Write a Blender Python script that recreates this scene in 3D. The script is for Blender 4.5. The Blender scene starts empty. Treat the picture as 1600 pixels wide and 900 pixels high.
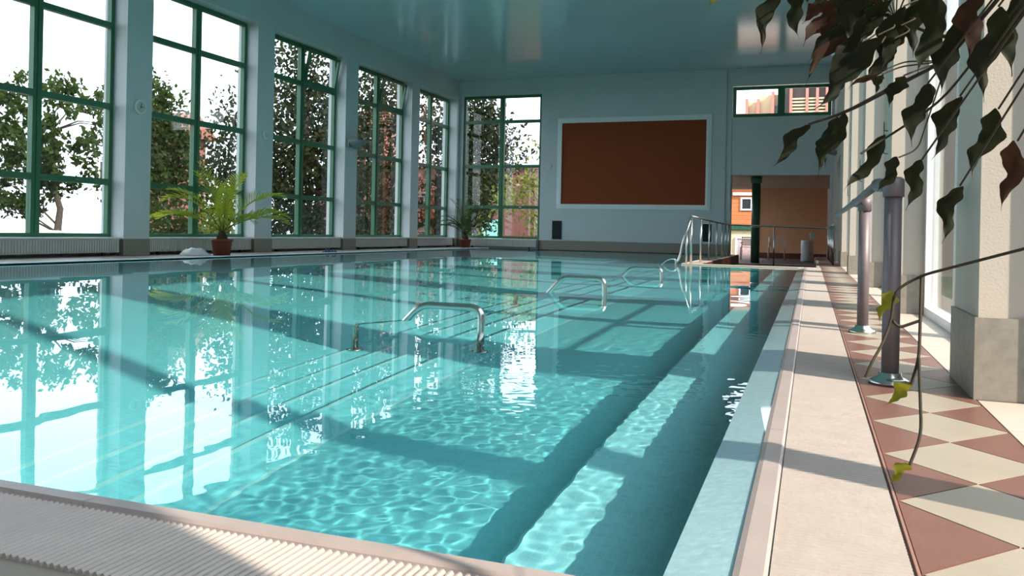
import bpy, math, random
import numpy as np
from mathutils import Vector, Matrix
R = math.radians
sc = bpy.context.scene
col = sc.collection
random.seed(7)

# ------------------------------------------------------------------ camera
F_PX, CAM_H, ROLL = 1290.0, 0.55, 0.0205
YAW = math.atan(468 / F_PX)
PP = (800.0, 361.4)
cam = bpy.data.cameras.new('camera')
cam_o = bpy.data.objects.new('camera', cam)
col.objects.link(cam_o)
cam.sensor_fit = 'HORIZONTAL'
cam.sensor_width = 36.0
cam.lens = 36.0 * F_PX / 1600.0
cam.shift_y = (PP[1] - 450.0) / 1600.0
cam.clip_start, cam.clip_end = 0.05, 500
cam_o.matrix_world = (Matrix.Translation((0, 0, CAM_H)) @ Matrix.Rotation(YAW, 4, 'Z')
                      @ Matrix.Rotation(R(90), 4, 'X') @ Matrix.Rotation(ROLL, 4, 'Z'))
sc.camera = cam_o

# ------------------------------------------------------------------ light
SUN_AZ, SUN_EL = R(22.5), R(36)
world = bpy.data.worlds.new('hazy_sky')
sc.world = world
world.use_nodes = True
_bg = world.node_tree.nodes['Background']
_bg.inputs[0].default_value = (0.80, 0.88, 1.0, 1)
_bg.inputs[1].default_value = 3.4
sun = bpy.data.lights.new('sun', 'SUN')
sun.energy = 8.2
sun.angle = R(0.9)
sun.color = (1.0, 0.85, 0.71)
sun.cycles.is_caustics_light = True
sun_o = bpy.data.objects.new('sun', sun)
col.objects.link(sun_o)
_d = Vector((-math.cos(SUN_AZ) * math.cos(SUN_EL), math.sin(SUN_AZ) * math.cos(SUN_EL), -math.sin(SUN_EL)))
sun_o.rotation_euler = _d.to_track_quat('-Z', 'Y').to_euler()
sun_o.location = (30, -12, 20)
vs = sc.view_settings
vs.view_transform = 'Standard'
vs.look = 'None'
vs.gamma = 1.0
vs.use_curve_mapping = False
vs.exposure = 0.25
sc.cycles.use_denoising = True
sc.cycles.max_bounces = 12
sc.cycles.transmission_bounces = 8
sc.cycles.transparent_max_bounces = 24
sc.cycles.sample_clamp_indirect = 6.0
sc.cycles.caustics_refractive = True
sc.cycles.caustics_reflective = False

# ------------------------------------------------------------------ materials
MATS = {}
def _nodes(name):
    m = bpy.data.materials.new(name)
    m.use_nodes = True
    MATS[name] = m
    return m, m.node_tree, m.node_tree.nodes['Principled BSDF']

def mat(name, c, rough=0.6, metal=0.0, noise=0.0, nscale=6.0, bump=0.0, bscale=40.0, spec=0.5, c2=None, transl=0.0, coat=0.0):
    """Plain surface with a little mottling (c..c2) and fine relief."""
    m, nt, p = _nodes(name)
    p.inputs['Base Color'].default_value = (*c, 1)
    p.inputs['Roughness'].default_value = rough
    p.inputs['Metallic'].default_value = metal
    p.inputs['Specular IOR Level'].default_value = spec
    p.inputs['Coat Weight'].default_value = coat
    tc = nt.nodes.new('ShaderNodeTexCoord')
    if noise or c2:
        n = nt.nodes.new('ShaderNodeTexNoise')
        n.inputs['Scale'].default_value = nscale
        n.inputs['Detail'].default_value = 4
        r = nt.nodes.new('ShaderNodeValToRGB')
        c2 = c2 or tuple(x * (1 - noise) for x in c)
        r.color_ramp.elements[0].position = 0.3
        r.color_ramp.elements[1].position = 0.7
        r.color_ramp.elements[0].color = (*c2, 1)
        r.color_ramp.elements[1].color = (*c, 1)
        nt.links.new(tc.outputs['Object'], n.inputs['Vector'])
        nt.links.new(n.outputs['Fac'], r.inputs['Fac'])
        nt.links.new(r.outputs['Color'], p.inputs['Base Color'])
        src = r.outputs['Color']
    else:
        src = None
    if bump:
        n2 = nt.nodes.new('ShaderNodeTexNoise')
        n2.inputs['Scale'].default_value = bscale
        n2.inputs['Detail'].default_value = 3
        b = nt.nodes.new('ShaderNodeBump')
        b.inputs['Strength'].default_value = bump
        b.inputs['Distance'].default_value = 0.01
        nt.links.new(tc.outputs['Object'], n2.inputs['Vector'])
        nt.links.new(n2.outputs['Fac'], b.inputs['Height'])
        nt.links.new(b.outputs['Normal'], p.inputs['Normal'])
    if transl:
        t = nt.nodes.new('ShaderNodeBsdfTranslucent')
        t.inputs['Color'].default_value = (min(1, c[0] * 2.2), min(1, c[1] * 2.0), c[2] * 0.8, 1)
        mx = nt.nodes.new('ShaderNodeMixShader')
        mx.inputs[0].default_value = transl
        out = nt.nodes['Material Output']
        nt.links.new(p.outputs[0], mx.inputs[1])
        nt.links.new(t.outputs[0], mx.inputs[2])
        nt.links.new(mx.outputs[0], out.inputs[0])
    return m

def tile_mat(name, c, mortar, size, rough=0.35, vary=0.12, gap=0.06, axes='xy', offset=0.0, ratio=1.0, bump=0.3):
    """Fine mosaic or brick coursing too small or too far away to be built."""
    m, nt, p = _nodes(name)
    tc = nt.nodes.new('ShaderNodeTexCoord')
    sp = nt.nodes.new('ShaderNodeSeparateXYZ')
    cb = nt.nodes.new('ShaderNodeCombineXYZ')
    br = nt.nodes.new('ShaderNodeTexBrick')
    br.offset = offset
    br.inputs['Scale'].default_value = 1.0
    br.inputs['Brick Width'].default_value = size * ratio
    br.inputs['Row Height'].default_value = size
    br.inputs['Mortar Size'].default_value = size * gap
    br.inputs['Mortar Smooth'].default_value = 0.3
    br.inputs['Bias'].default_value = 0.0
    br.inputs['Color1'].default_value = (*c, 1)
    br.inputs['Color2'].default_value = (*[x * (1 - vary) for x in c], 1)
    br.inputs['Mortar'].default_value = (*mortar, 1)
    nt.links.new(tc.outputs['Object'], sp.inputs[0])
    nt.links.new(sp.outputs['xyz'.index(axes[0])], cb.inputs[0])
    nt.links.new(sp.outputs['xyz'.index(axes[1])], cb.inputs[1])
    nt.links.new(cb.outputs[0], br.inputs['Vector'])
    nt.links.new(br.outputs['Color'], p.inputs['Base Color'])
    p.inputs['Roughness'].default_value = rough
    if bump:
        b = nt.nodes.new('ShaderNodeBump')
        b.inputs['Strength'].default_value = bump
        b.inputs['Distance'].default_value = 0.004
        b.invert = True
        nt.links.new(br.outputs['Fac'], b.inputs['Height'])
        nt.links.new(b.outputs['Normal'], p.inputs['Normal'])
    return m

def glass_pane_mat(name, tint=(0.93, 0.95, 0.94), dirt=0.0):
    m = bpy.data.materials.new(name)
    m.use_nodes = True
    MATS[name] = m
    nt = m.node_tree
    nt.nodes.clear()
    out = nt.nodes.new('ShaderNodeOutputMaterial')
    t = nt.nodes.new('ShaderNodeBsdfTransparent')
    t.inputs[0].default_value = (*tint, 1)
    g = nt.nodes.new('ShaderNodeBsdfGlossy')
    g.inputs['Roughness'].default_value = 0.01
    lw = nt.nodes.new('ShaderNodeLayerWeight')          # Schlick reflectance, the same for both faces of the sheet
    lw.inputs['Blend'].default_value = 0.5
    pw = nt.nodes.new('ShaderNodeMath'); pw.operation = 'POWER'; pw.inputs[1].default_value = 5.0
    f = nt.nodes.new('ShaderNodeMath'); f.operation = 'MULTIPLY_ADD'; f.inputs[1].default_value = 0.90; f.inputs[2].default_value = 0.035
    nt.links.new(lw.outputs['Facing'], pw.inputs[0])
    nt.links.new(pw.outputs[0], f.inputs[0])
    mx = nt.nodes.new('ShaderNodeMixShader')
    nt.links.new(f.outputs[0], mx.inputs[0])
    nt.links.new(t.outputs[0], mx.inputs[1])
    nt.links.new(g.outputs[0], mx.inputs[2])
    last = mx.outputs[0]
    if dirt:
        df = nt.nodes.new('ShaderNodeBsdfDiffuse')
        df.inputs[0].default_value = (0.5, 0.45, 0.42, 1)
        m2 = nt.nodes.new('ShaderNodeMixShader')
        m2.inputs[0].default_value = dirt
        nt.links.new(last, m2.inputs[1])
        nt.links.new(df.outputs[0], m2.inputs[2])
        last = m2.outputs[0]
    nt.links.new(last, out.inputs[0])
    return m

def water_mat(name):
    m = bpy.data.materials.new(name)
    m.use_nodes = True
    MATS[name] = m
    nt = m.node_tree
    nt.nodes.clear()
    out = nt.nodes.new('ShaderNodeOutputMaterial')
    g = nt.nodes.new('ShaderNodeBsdfGlass')
    g.inputs['IOR'].default_value = 1.333
    g.inputs['Roughness'].default_value = 0.0
    g.inputs['Color'].default_value = (1.0, 1.0, 1.0, 1)
    nt.links.new(g.outputs[0], out.inputs[0])
    return m

mat('plaster', (0.616, 0.6512, 0.66), 0.75, noise=0.05, nscale=2, bump=0.15, bscale=120)
mat('cream_plaster', (0.528, 0.4664, 0.4048), 0.75, noise=0.05, nscale=2, bump=0.15, bscale=120)
mat('plinth_tile', (0.3024, 0.2688, 0.2268), 0.5, c2=(0.2352, 0.21, 0.1764), nscale=30)
mat('ceiling_gloss', (0.50, 0.63, 0.69), 0.16, noise=0.03, nscale=0.8, spec=0.6)
mat('green_paint', (0.045, 0.18, 0.09), 0.4, noise=0.15, nscale=5)
mat('dark_green_paint', (0.02, 0.09, 0.05), 0.35, noise=0.2, nscale=8)
glass_pane_mat('window_glass', dirt=0.012)
glass_pane_mat('door_glass', tint=(0.5, 0.56, 0.52), dirt=0.05)
water_mat('water')
tile_mat('pool_mosaic', (0.20, 0.87, 0.96), (0.24, 0.88, 0.96), 0.025, 0.3, vary=0.10, gap=0.06, bump=0.0)
tile_mat('pool_wall_mosaic', (0.15, 0.83, 0.95), (0.19, 0.84, 0.95), 0.025, 0.3, vary=0.10, gap=0.08, axes='yz', bump=0.0)
tile_mat('bench_mosaic', (0.29, 0.86, 0.95), (0.33, 0.87, 0.95), 0.025, 0.3, vary=0.10, gap=0.08, bump=0.0)
mat('pale_mosaic', (0.3528, 0.5544, 0.6216), 0.35, noise=0.14, nscale=45, bump=0.25, bscale=38, coat=1.0)
mat('nosing_tile', (0.36, 0.95, 0.98), 0.35, noise=0.1, nscale=20)
mat('coping_ceramic', (0.42, 0.3444, 0.3276), 0.35, noise=0.10, nscale=9, bump=0.1, bscale=60)
mat('grate_plastic', (0.462, 0.399, 0.3654), 0.45, noise=0.10, nscale=14, bump=0.12, bscale=60)
mat('gutter_dark', (0.16, 0.14, 0.12), 0.8, noise=0.2)
mat('beige_tile', (0.3948, 0.336, 0.2688), 0.4, noise=0.08, nscale=9, bump=0.08, bscale=80)
mat('brown_tile', (0.21, 0.0966, 0.0756), 0.35, noise=0.15, nscale=10, bump=0.08, bscale=80)
mat('cream_tile', (0.5712, 0.4872, 0.42), 0.45, noise=0.06, nscale=7)
mat('grout', (0.3528, 0.3024, 0.2604), 0.8, noise=0.1)
mat('red_trim', (0.3528, 0.1848, 0.1512), 0.5, noise=0.1)
mat('steel', (0.62, 0.60, 0.57), 0.22, metal=1.0, noise=0.06, nscale=4)
mat('dull_steel', (0.20, 0.165, 0.18), 0.5, metal=0.35, noise=0.12, nscale=12)
mat('panel_rust', (0.3108, 0.0714, 0.0302), 0.95, c2=(0.2604, 0.0605, 0.026), nscale=60, spec=0.12, bump=0.6, bscale=45)
mat('white_paint', (0.86, 0.88, 0.88), 0.45, noise=0.03)
mat('radiator_white', (0.6048, 0.588, 0.5544), 0.4, noise=0.04)
mat('black_metal', (0.012, 0.013, 0.013), 0.5, noise=0.1)
mat('terracotta_pot', (0.2772, 0.0714, 0.0378), 0.6, noise=0.2, nscale=8)
mat('soil', (0.03, 0.022, 0.016), 0.95, noise=0.3, bump=0.5)
mat('palm_green', (0.2856, 0.3528, 0.0462), 0.42, c2=(0.1428, 0.2268, 0.0336), nscale=6, transl=0.4)
mat('palm_dark', (0.045, 0.095, 0.035), 0.45, c2=(0.03, 0.06, 0.025), nscale=5, transl=0.25)
mat('palm_trunk', (0.10, 0.055, 0.025), 0.9, noise=0.5, nscale=20, bump=0.6)
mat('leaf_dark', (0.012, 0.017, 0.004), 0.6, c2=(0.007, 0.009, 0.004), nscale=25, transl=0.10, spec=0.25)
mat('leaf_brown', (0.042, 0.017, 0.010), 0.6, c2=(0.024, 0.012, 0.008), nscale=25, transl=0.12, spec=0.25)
mat('leaf_yellow', (0.17, 0.165, 0.012), 0.5, c2=(0.07, 0.085, 0.01), nscale=20, transl=0.3)
mat('stem_brown', (0.05, 0.038, 0.022), 0.8, noise=0.3, nscale=20)
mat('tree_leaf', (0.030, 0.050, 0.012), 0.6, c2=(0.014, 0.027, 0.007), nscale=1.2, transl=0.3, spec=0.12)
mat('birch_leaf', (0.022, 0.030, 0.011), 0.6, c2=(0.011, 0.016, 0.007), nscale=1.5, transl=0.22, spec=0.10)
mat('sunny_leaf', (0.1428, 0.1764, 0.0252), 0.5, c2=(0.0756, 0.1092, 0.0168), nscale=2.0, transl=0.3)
mat('bark', (0.05, 0.04, 0.03), 0.9, noise=0.5, nscale=9, bump=0.6, bscale=12)
tile_mat('far_brick', (0.22, 0.075, 0.07), (0.17, 0.09, 0.08), 0.09, 0.8, vary=0.25, gap=0.12, axes='xz', offset=0.5, ratio=3.0)
tile_mat('orange_board', (0.55, 0.17, 0.055), (0.28, 0.08, 0.03), 0.19, 0.7, vary=0.1, gap=0.06, axes='xz', ratio=12.0)
mat('terracotta_wall', (0.66, 0.36, 0.20), 0.8, noise=0.08, nscale=2, bump=0.2)
mat('dark_red_tile', (0.10, 0.028, 0.020), 0.5, noise=0.25, nscale=12)
mat('soffit', (0.62, 0.54, 0.47), 0.8, noise=0.05)
mat('grey_floor', (0.055, 0.038, 0.032), 0.6, noise=0.15)
mat('grass', (0.06, 0.085, 0.03), 0.95, c2=(0.035, 0.05, 0.02), nscale=3, bump=0.5)
mat('asphalt', (0.09, 0.085, 0.085), 0.9, noise=0.2, nscale=30)
mat('car_silver', (0.55, 0.57, 0.60), 0.2, metal=0.3, noise=0.02, coat=0.8)
mat('car_white', (0.72, 0.72, 0.72), 0.25, noise=0.02, coat=0.8)
mat('car_glass', (0.02, 0.025, 0.03), 0.08, noise=0.1)
mat('tyre', (0.015, 0.015, 0.015), 0.8, noise=0.2)
mat('facade_pink', (0.4872, 0.21, 0.1596), 0.8, noise=0.1, nscale=2)
mat('facade_yellow', (0.6552, 0.5208, 0.3192), 0.8, noise=0.08, nscale=2)
mat('facade_dark', (0.10, 0.07, 0.06), 0.5, noise=0.2)
mat('roof_tile', (0.24, 0.10, 0.07), 0.8, noise=0.25, nscale=9)
mat('wood_slat', (0.55, 0.46, 0.36), 0.6, noise=0.2, nscale=12)
mat('bin_grey', (0.46, 0.50, 0.52), 0.4, noise=0.05)
mat('lamp_grey', (0.20, 0.22, 0.24), 0.35, noise=0.08)
mat('lamp_blue', (0.45, 0.60, 0.66), 0.3, noise=0.05)
mat('curtain', (0.62, 0.42, 0.44), 0.9, noise=0.25, nscale=6)
mat('bag_white', (0.68, 0.72, 0.74), 0.35, noise=0.1, nscale=20)
mat('blue_rubber', (0.02, 0.05, 0.22), 0.5, noise=0.1)

# ------------------------------------------------------------------ helpers
def tag(o, label=None, cat=None, group=None, kind=None):
    if label: o['label'] = label
    if cat: o['category'] = cat
    if group: o['group'] = group
    if kind: o['kind'] = kind
    return o

def empty(name, loc=(0, 0, 0), rz=0.0, parent=None):
    o = bpy.data.objects.new(name, None)
    o.empty_display_size = 0.1
    col.objects.link(o)
    o.location = loc
    o.rotation_euler = (0, 0, rz)
    o.parent = parent
    return o

class MB:
    """Collects shapes; build() links them as one mesh object."""
    def __init__(self):
        self.v, self.f, self.s = [], [], []
    def add(self, v, f, smooth=False):
        n = len(self.v)
        self.v += [tuple(p) for p in v]
        self.f += [tuple(i + n for i in q) for q in f]
        self.s += [smooth] * len(f)
        return self
    def box(self, x0, x1, y0, y1, z0, z1):
        v = [(x, y, z) for z in (z0, z1) for y in (y0, y1) for x in (x0, x1)]
        return self.add(v, [(0, 2, 3, 1), (4, 5, 7, 6), (0, 1, 5, 4), (1, 3, 7, 5), (3, 2, 6, 7), (2, 0, 4, 6)])
    def ring(self, x0, x1, z0, z1, w, y0, y1):
        """picture-frame ring in the xz plane"""
        self.box(x0, x0 + w, y0, y1, z0, z1); self.box(x1 - w, x1, y0, y1, z0, z1)
        self.box(x0 + w, x1 - w, y0, y1, z0, z0 + w); return self.box(x0 + w, x1 - w, y0, y1, z1 - w, z1)
    def tube(self, pts, r, seg=10, cap=True):
        pts = [Vector(p) for p in pts]
        rs = r if isinstance(r, (list, tuple)) else [r] * len(pts)
        n = len(pts); vs_, fs = [], []
        t0 = (pts[1] - pts[0]).normalized()
        up = Vector((0, 0, 1)) if abs(t0.z) < 0.9 else Vector((1, 0, 0))
        a = t0.cross(up).normalized()
        for i, p in enumerate(pts):
            t = (pts[min(i + 1, n - 1)] - pts[max(i - 1, 0)]).normalized()
            a = (a - t * a.dot(t)).normalized()
            b = t.cross(a)
            for k in range(seg):
                q = 2 * math.pi * k / seg
                vs_.append(p + (a * math.cos(q) + b * math.sin(q)) * rs[i])
        for i in range(n - 1):
            for k in range(seg):
                k2 = (k + 1) % seg
                fs.append((i * seg + k, i * seg + k2, (i + 1) * seg + k2, (i + 1) * seg + k))
        self.add(vs_, fs, True)
        if cap:
            m = len(self.v) - len(vs_)
            self.f.append(tuple(m + k for k in range(seg))[::-1]); self.s.append(False)
            self.f.append(tuple(m + (n - 1) * seg + k for k in range(seg))); self.s.append(False)
        return self
    def lathe(self, prof, c=(0, 0, 0), seg=24, cap=True):
        v, f = [], []
        for (r, z) in prof:
            for k in range(seg):
                q = 2 * math.pi * k / seg
                v.append((c[0] + r * math.cos(q), c[1] + r * math.sin(q), c[2] + z))
        for i in range(len(prof) - 1):
            for k in range(seg):
                k2 = (k + 1) % seg
                f.append((i * seg + k, i * seg + k2, (i + 1) * seg + k2, (i + 1) * seg + k))
        m = len(self.v)
        self.add(v, f, True)
        if cap:
            self.f.append(tuple(m + k for k in range(seg))[::-1]); self.s.append(False)
            self.f.append(tuple(m + (len(prof) - 1) * seg + k for k in range(seg))); self.s.append(False)
        return self
    def prism(self, poly, y0, y1, axis='y'):
        """polygon extruded; poly in (x,z) for axis y, (y,z) for axis x, (x,y) for axis z"""
        n = len(poly)
        ar = sum(poly[i][0] * poly[(i + 1) % n][1] - poly[(i + 1) % n][0] * poly[i][1] for i in range(n))
        if (ar > 0) == (axis == 'y'):
            poly = poly[::-1]
        if axis == 'y': v = [(p[0], y0, p[1]) for p in poly] + [(p[0], y1, p[1]) for p in poly]
        elif axis == 'x': v = [(y0, p[0], p[1]) for p in poly] + [(y1, p[0], p[1]) for p in poly]
        else: v = [(p[0], p[1], y0) for p in poly] + [(p[0], p[1], y1) for p in poly]
        f = [tuple(range(n))[::-1], tuple(range(n, 2 * n))] + [(i, (i + 1) % n, n + (i + 1) % n, n + i) for i in range(n)]
        return self.add(v, f)
    def bedded(self):
        """leave off the undersides that are set into the ground"""
        keep = []
        for i, q in enumerate(self.f):
            a, b, c = (Vector(self.v[q[0]]), Vector(self.v[q[1]]), Vector(self.v[q[2]]))
            n = (b - a).cross(c - b)
            if not (n.length > 0 and n.z / n.length < -0.9):
                keep.append(i)
        self.f = [self.f[i] for i in keep]; self.s = [self.s[i] for i in keep]
        return self
    def build(self, name, material, parent=None, receiver=False):
        me = bpy.data.meshes.new(name)
        v = np.array(self.v, dtype=float)
        if parent is None:
            c = (v.min(0) + v.max(0)) / 2; c[2] = v[:, 2].min()
        else:
            c = np.array(WORLD.get(parent.name, (0, 0, 0)), dtype=float)
        me.from_pydata((v - c).tolist(), [], self.f)
        me.materials.append(MATS[material])
        if any(self.s):
            me.polygons.foreach_set('use_smooth', self.s)
        me.update()
        o = bpy.data.objects.new(name, me)
        col.objects.link(o)
        if parent is None:
            o.location = c
            WORLD[o.name] = tuple(c)
        else:
            o.parent = parent
            WORLD[o.name] = tuple(c)
        if receiver:
            o.cycles.is_caustics_receiver = True
        return o
WORLD = {}   # object name -> world position its local coordinates start from (roots built in world coordinates)

def root(name, loc, label=None, cat=None, group=None, kind=None):
    o = empty(name, loc)
    WORLD[o.name] = tuple(loc)
    return tag(o, label, cat, group, kind)

def localroot(name, loc, rz=0.0, **k):
    """root whose parts are given in its own coordinates"""
    o = empty(name, loc, rz)
    return tag(o, **k)

def copy_tree(o, parent=None):
    c = o.copy(); col.objects.link(c); c.parent = parent
    for ch in list(o.children):
        copy_tree(ch, c)
    return c

def fillet(pts, rad, n=6):
    """round the corners of a polyline"""
    pts = [Vector(p) for p in pts]
    out = [pts[0]]
    for i in range(1, len(pts) - 1):
        a, b, c = pts[i - 1], pts[i], pts[i + 1]
        u, w = (a - b).normalized(), (c - b).normalized()
        d = min(rad, (a - b).length * 0.45, (c - b).length * 0.45)
        p0, p2 = b + u * d, b + w * d
        for k in range(n + 1):
            t = k / n
            out.append(p0 * (1 - t) ** 2 + b * 2 * t * (1 - t) + p2 * t * t)
    out.append(pts[-1])
    return out

# ray geometry of the photograph's camera, used to lay out branches of the foreground plant
_fw = Vector((-math.sin(YAW), math.cos(YAW), 0)); _rt = Vector((math.cos(YAW), math.sin(YAW), 0))
def at(x, y, t):
    u, v = x - PP[0], y - PP[1]
    c, s = math.cos(ROLL), math.sin(ROLL)
    u, v = u * c + v * s, -u * s + v * c
    return Vector((0, 0, CAM_H)) + (_fw + _rt * (u / F_PX) - Vector((0, 0, 1)) * (v / F_PX)) * t

# ------------------------------------------------------------------ dimensions
XL, XR, YF, YB, ZC = -11.0, 0.55, 25.0, -4.0, 5.46
POOL_L, POOL_R, POOL_N, POOL_F, NOTCH_X, NOTCH_Y = -9.68, -0.112, 1.272, 24.55, -2.30, 15.75
PIT = (-2.0, 0.10, 16.0, YF)      # sunken area x0,x1,y0,y1
LP = [(-3.05, -2.5), (0.45, 1.0), (3.95, 4.5), (7.42, 7.99), (10.95, 11.53), (14.46, 15.03), (17.96, 18.55), (21.58, 22.08), (24.80, 25.0)]
RPC = [-3.4, 0.1, 3.5, 7.0, 10.4, 13.9, 17.4]   # right pier centres
RPW = 0.25

# ------------------------------------------------------------------ walls
m = MB()
m.box(XL - 0.5, XL, YB - 0.3, YF, 4.84, ZC + 0.3)                 # lintel band
m.box(XL - 0.5, XL - 0.28, YB - 0.3, YF, -1.3, 0.29)              # low wall under the sills
m.box(XL - 0.5, XL, YB - 0.3, LP[0][0], -1.3, 4.84)
for (a, b) in LP:
    m.box(XL - 0.5, XL, a, b, -0.3, 4.84)
wall_left = tag(m.build('wall_left', 'plaster'), 'white plaster left wall with piers between tall windows', kind='structure')
for (a, b) in LP:
    MB().box(XL - 0.28, XL + 0.012, a - 0.01, b + (0.012 if b < 24.9 else 0), 0.0, 0.285).build('plinth', 'plinth_tile', wall_left)

m = MB()
m.box(XL - 0.5, XR + 0.6, YF, YF + 0.35, 4.95, ZC + 0.3)
m.box(XL - 0.5, -10.86, YF, YF + 0.35, -0.3, 4.95)
m.box(-10.86, -8.15, YF, YF + 0.35, -0.3, 0.30)
m.box(-8.15, -2.25, YF, YF + 0.35, -0.3, 4.95)
m.box(-2.25, 0.47, YF, YF + 0.35, 2.33, 4.02)
m.box(0.47, XR + 0.6, YF, YF + 0.35, -0.3, 4.95)
wall_far = tag(m.build('wall_far', 'plaster'), 'white plaster end wall beyond the pool', kind='structure')
MB().box(-8.08, -2.42, YF - 0.05, YF, 0.29, ZC).build('wall_panel', 'plaster', wall_far)
MB().box(-8.15, -2.27, YF - 0.062, YF, 0.0, 0.285).build('plinth', 'plinth_tile', wall_far)
MB().box(XL, -10.86, YF - 0.012, YF, 0.0, 0.285).build('plinth', 'plinth_tile', wall_far)
MB().box(-2.30, -2.27, YF - 0.03, YF, 1.30, 4.0).build('trim', 'plaster', wall_far)

m = MB()
m.box(XR, XR + 0.35, YB - 0.3, YF, 5.36, ZC + 0.3)
for c in RPC:
    m.box(XR, XR + 0.35, c - RPW, c + RPW, -0.3, 5.36)
m.box(XR, XR + 0.35, 17.65, 18.9, -0.3, 5.36)
m.box(XR, XR + 0.35, 18.9, 21.2, 2.35, 5.36)
m.box(XR, XR + 0.35, 21.2, YF, -0.3, 5.36)
m.box(XR, XR + 0.35, YB - 0.3, RPC[0] - RPW, -0.3, 5.36)
wall_right = tag(m.build('wall_right', 'cream_plaster'), 'cream plaster right wall with slim piers between glazed openings', kind='structure')
for c in RPC:
    MB().box(XR - 0.012, XR + 0.27, c - RPW - 0.012, c + RPW + 0.012, 0.0, 0.285).build('plinth', 'plinth_tile', wall_right)
MB().box(XR - 0.012, XR, 17.67, 18.9, 0.0, 0.285).build('plinth', 'plinth_tile', wall_right)
MB().box(XR - 0.012, XR, 21.2, YF, 0.0, 0.285).build('plinth', 'plinth_tile', wall_right)
tag(MB().box(XL - 0.5, XR + 0.6, YB - 0.3, YB, -0.3, ZC + 0.3).build('wall_back', 'plaster'), 'white plaster wall behind the viewer', kind='structure')

m = MB().box(XL - 0.7, XR + 0.7, YB - 0.5, YF + 0.6, ZC + 0.02, ZC + 0.4)
ceiling = tag(m.build('ceiling', 'ceiling_gloss'), 'glossy bluish panelled ceiling', kind='structure')
ys = np.linspace(YB, YF, 12)
for i in range(len(ys) - 1):
    MB().box(XL, XR, ys[i] + 0.004, ys[i + 1] - 0.004, ZC, ZC + 0.03).build('ceiling_panel', 'ceiling_gloss', ceiling)

# ------------------------------------------------------------------ floor and pool basin
m = MB()
G_L, G_R = -0.052, 0.168                                            # right gutter grate
m.box(G_R - 0.002, XR + 0.7, YB, YF, -0.010, -0.006)                     # right deck
m.box(XL - 0.3, G_R + 0.006, YB, 0.998, -0.010, -0.006)                    # near deck
m.box(XL - 0.3, POOL_L - 0.30, 0.985, YF, -0.5, -0.006)                  # left deck
m.box(POOL_L - 0.30, NOTCH_X, POOL_F + 0.05, YF + 0.05, -0.5, -0.006)    # far strip
m.box(NOTCH_X, PIT[0], NOTCH_Y + 0.02, YF, -0.5, -0.006)           # strip under the railing
m.box(PIT[0], G_R + 0.006, NOTCH_Y + 0.02, PIT[2], -0.5, -0.006)
m.box(PIT[1], G_R + 0.006, PIT[2], YF, -0.5, -0.006)
floor = tag(m.bedded().build('floor', 'grout'), 'tiled deck around the swimming pool', kind='structure')
MB().box(PIT[0], PIT[1], PIT[2], YF - 0.03, -0.5, -0.25).build('sunken_floor', 'dark_red_tile', floor)
for _x in (PIT[0], PIT[1] - 0.012):
    MB().box(_x, _x + 0.012, PIT[2], YF - 0.03, -0.25, -0.008).build('pit_side', 'dark_red_tile', floor)
MB().box(-2.25, 0.47, YF - 0.03, YF + 0.32, -0.5, -0.24).build('threshold', 'cream_tile', floor)
MB().box(XL - 0.28, POOL_L - 0.30, 0.985, YF, -0.006, 0.0).build('left_deck_surface', 'plinth_tile', floor)
MB().box(POOL_L - 0.30, NOTCH_X, POOL_F + 0.05, YF, -0.006, 0.0).build('far_deck_surface', 'plinth_tile', floor)
MB().box(NOTCH_X, PIT[0], NOTCH_Y + 0.02, YF, -0.006, 0.0).build('rail_strip_surface', 'cream_tile', floor)
# harlequin tiling of the right deck: beige diamonds between brown half tiles
TP, TX0, TX1 = 0.405, G_R + 0.014, XR - 0.005
txm, th, g = (TX0 + TX1) / 2, TP / 2, 0.003
def tile_mesh(name, poly, mt):
    return MB().prism(poly, -0.006, 0.0, 'z').bedded().build(name, mt, floor)
proto = {}
y0 = 2.32 - TP * 5
for i in range(41):
    y = y0 + TP * i
    for key, poly, mt in (('d', [(TX0 + g, 0), (txm, -th + g), (TX1 - g, 0), (txm, th - g)], 'beige_tile'),
                          ('l', [(TX0, g * 1.5), (txm - g, th), (TX0, TP - g * 1.5)], 'brown_tile'),
                          ('r', [(TX1, g * 1.5), (TX1, TP - g * 1.5), (txm + g, th)], 'brown_tile')):
        if key not in proto:
            proto[key] = tile_mesh('tile', [(a, b + y) for a, b in poly], mt)
            proto[key + 'y'] = y
            continue
        o = proto[key].copy(); col.objects.link(o)
        o.location.y += y - proto[key + 'y']
MB().box(TX0, TX1, y0 + TP * 41, YF, -0.006, 0.0).build('far_tiling', 'brown_tile', floor)
MB().box(G_R + 0.006, TX0 - 0.003, 1.0, PIT[2] + 3, -0.006, 0.003).bedded().build('tile_edge_strip', 'red_trim', floor)
for i, c in enumerate(RPC[:-1]):                                     # cream slabs in the window niches
    for k in range(6):
        a = c + RPW + 0.02 + k * (RPC[i + 1] - c - 2 * RPW - 0.04) / 6
        b = c + RPW + 0.02 + (k + 1) * (RPC[i + 1] - c - 2 * RPW - 0.04) / 6
        MB().box(XR, XR + 0.34, a + 0.002, b - 0.002, -0.006, 0.0).bedded().build('niche_tile', 'cream_tile', floor)

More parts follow.
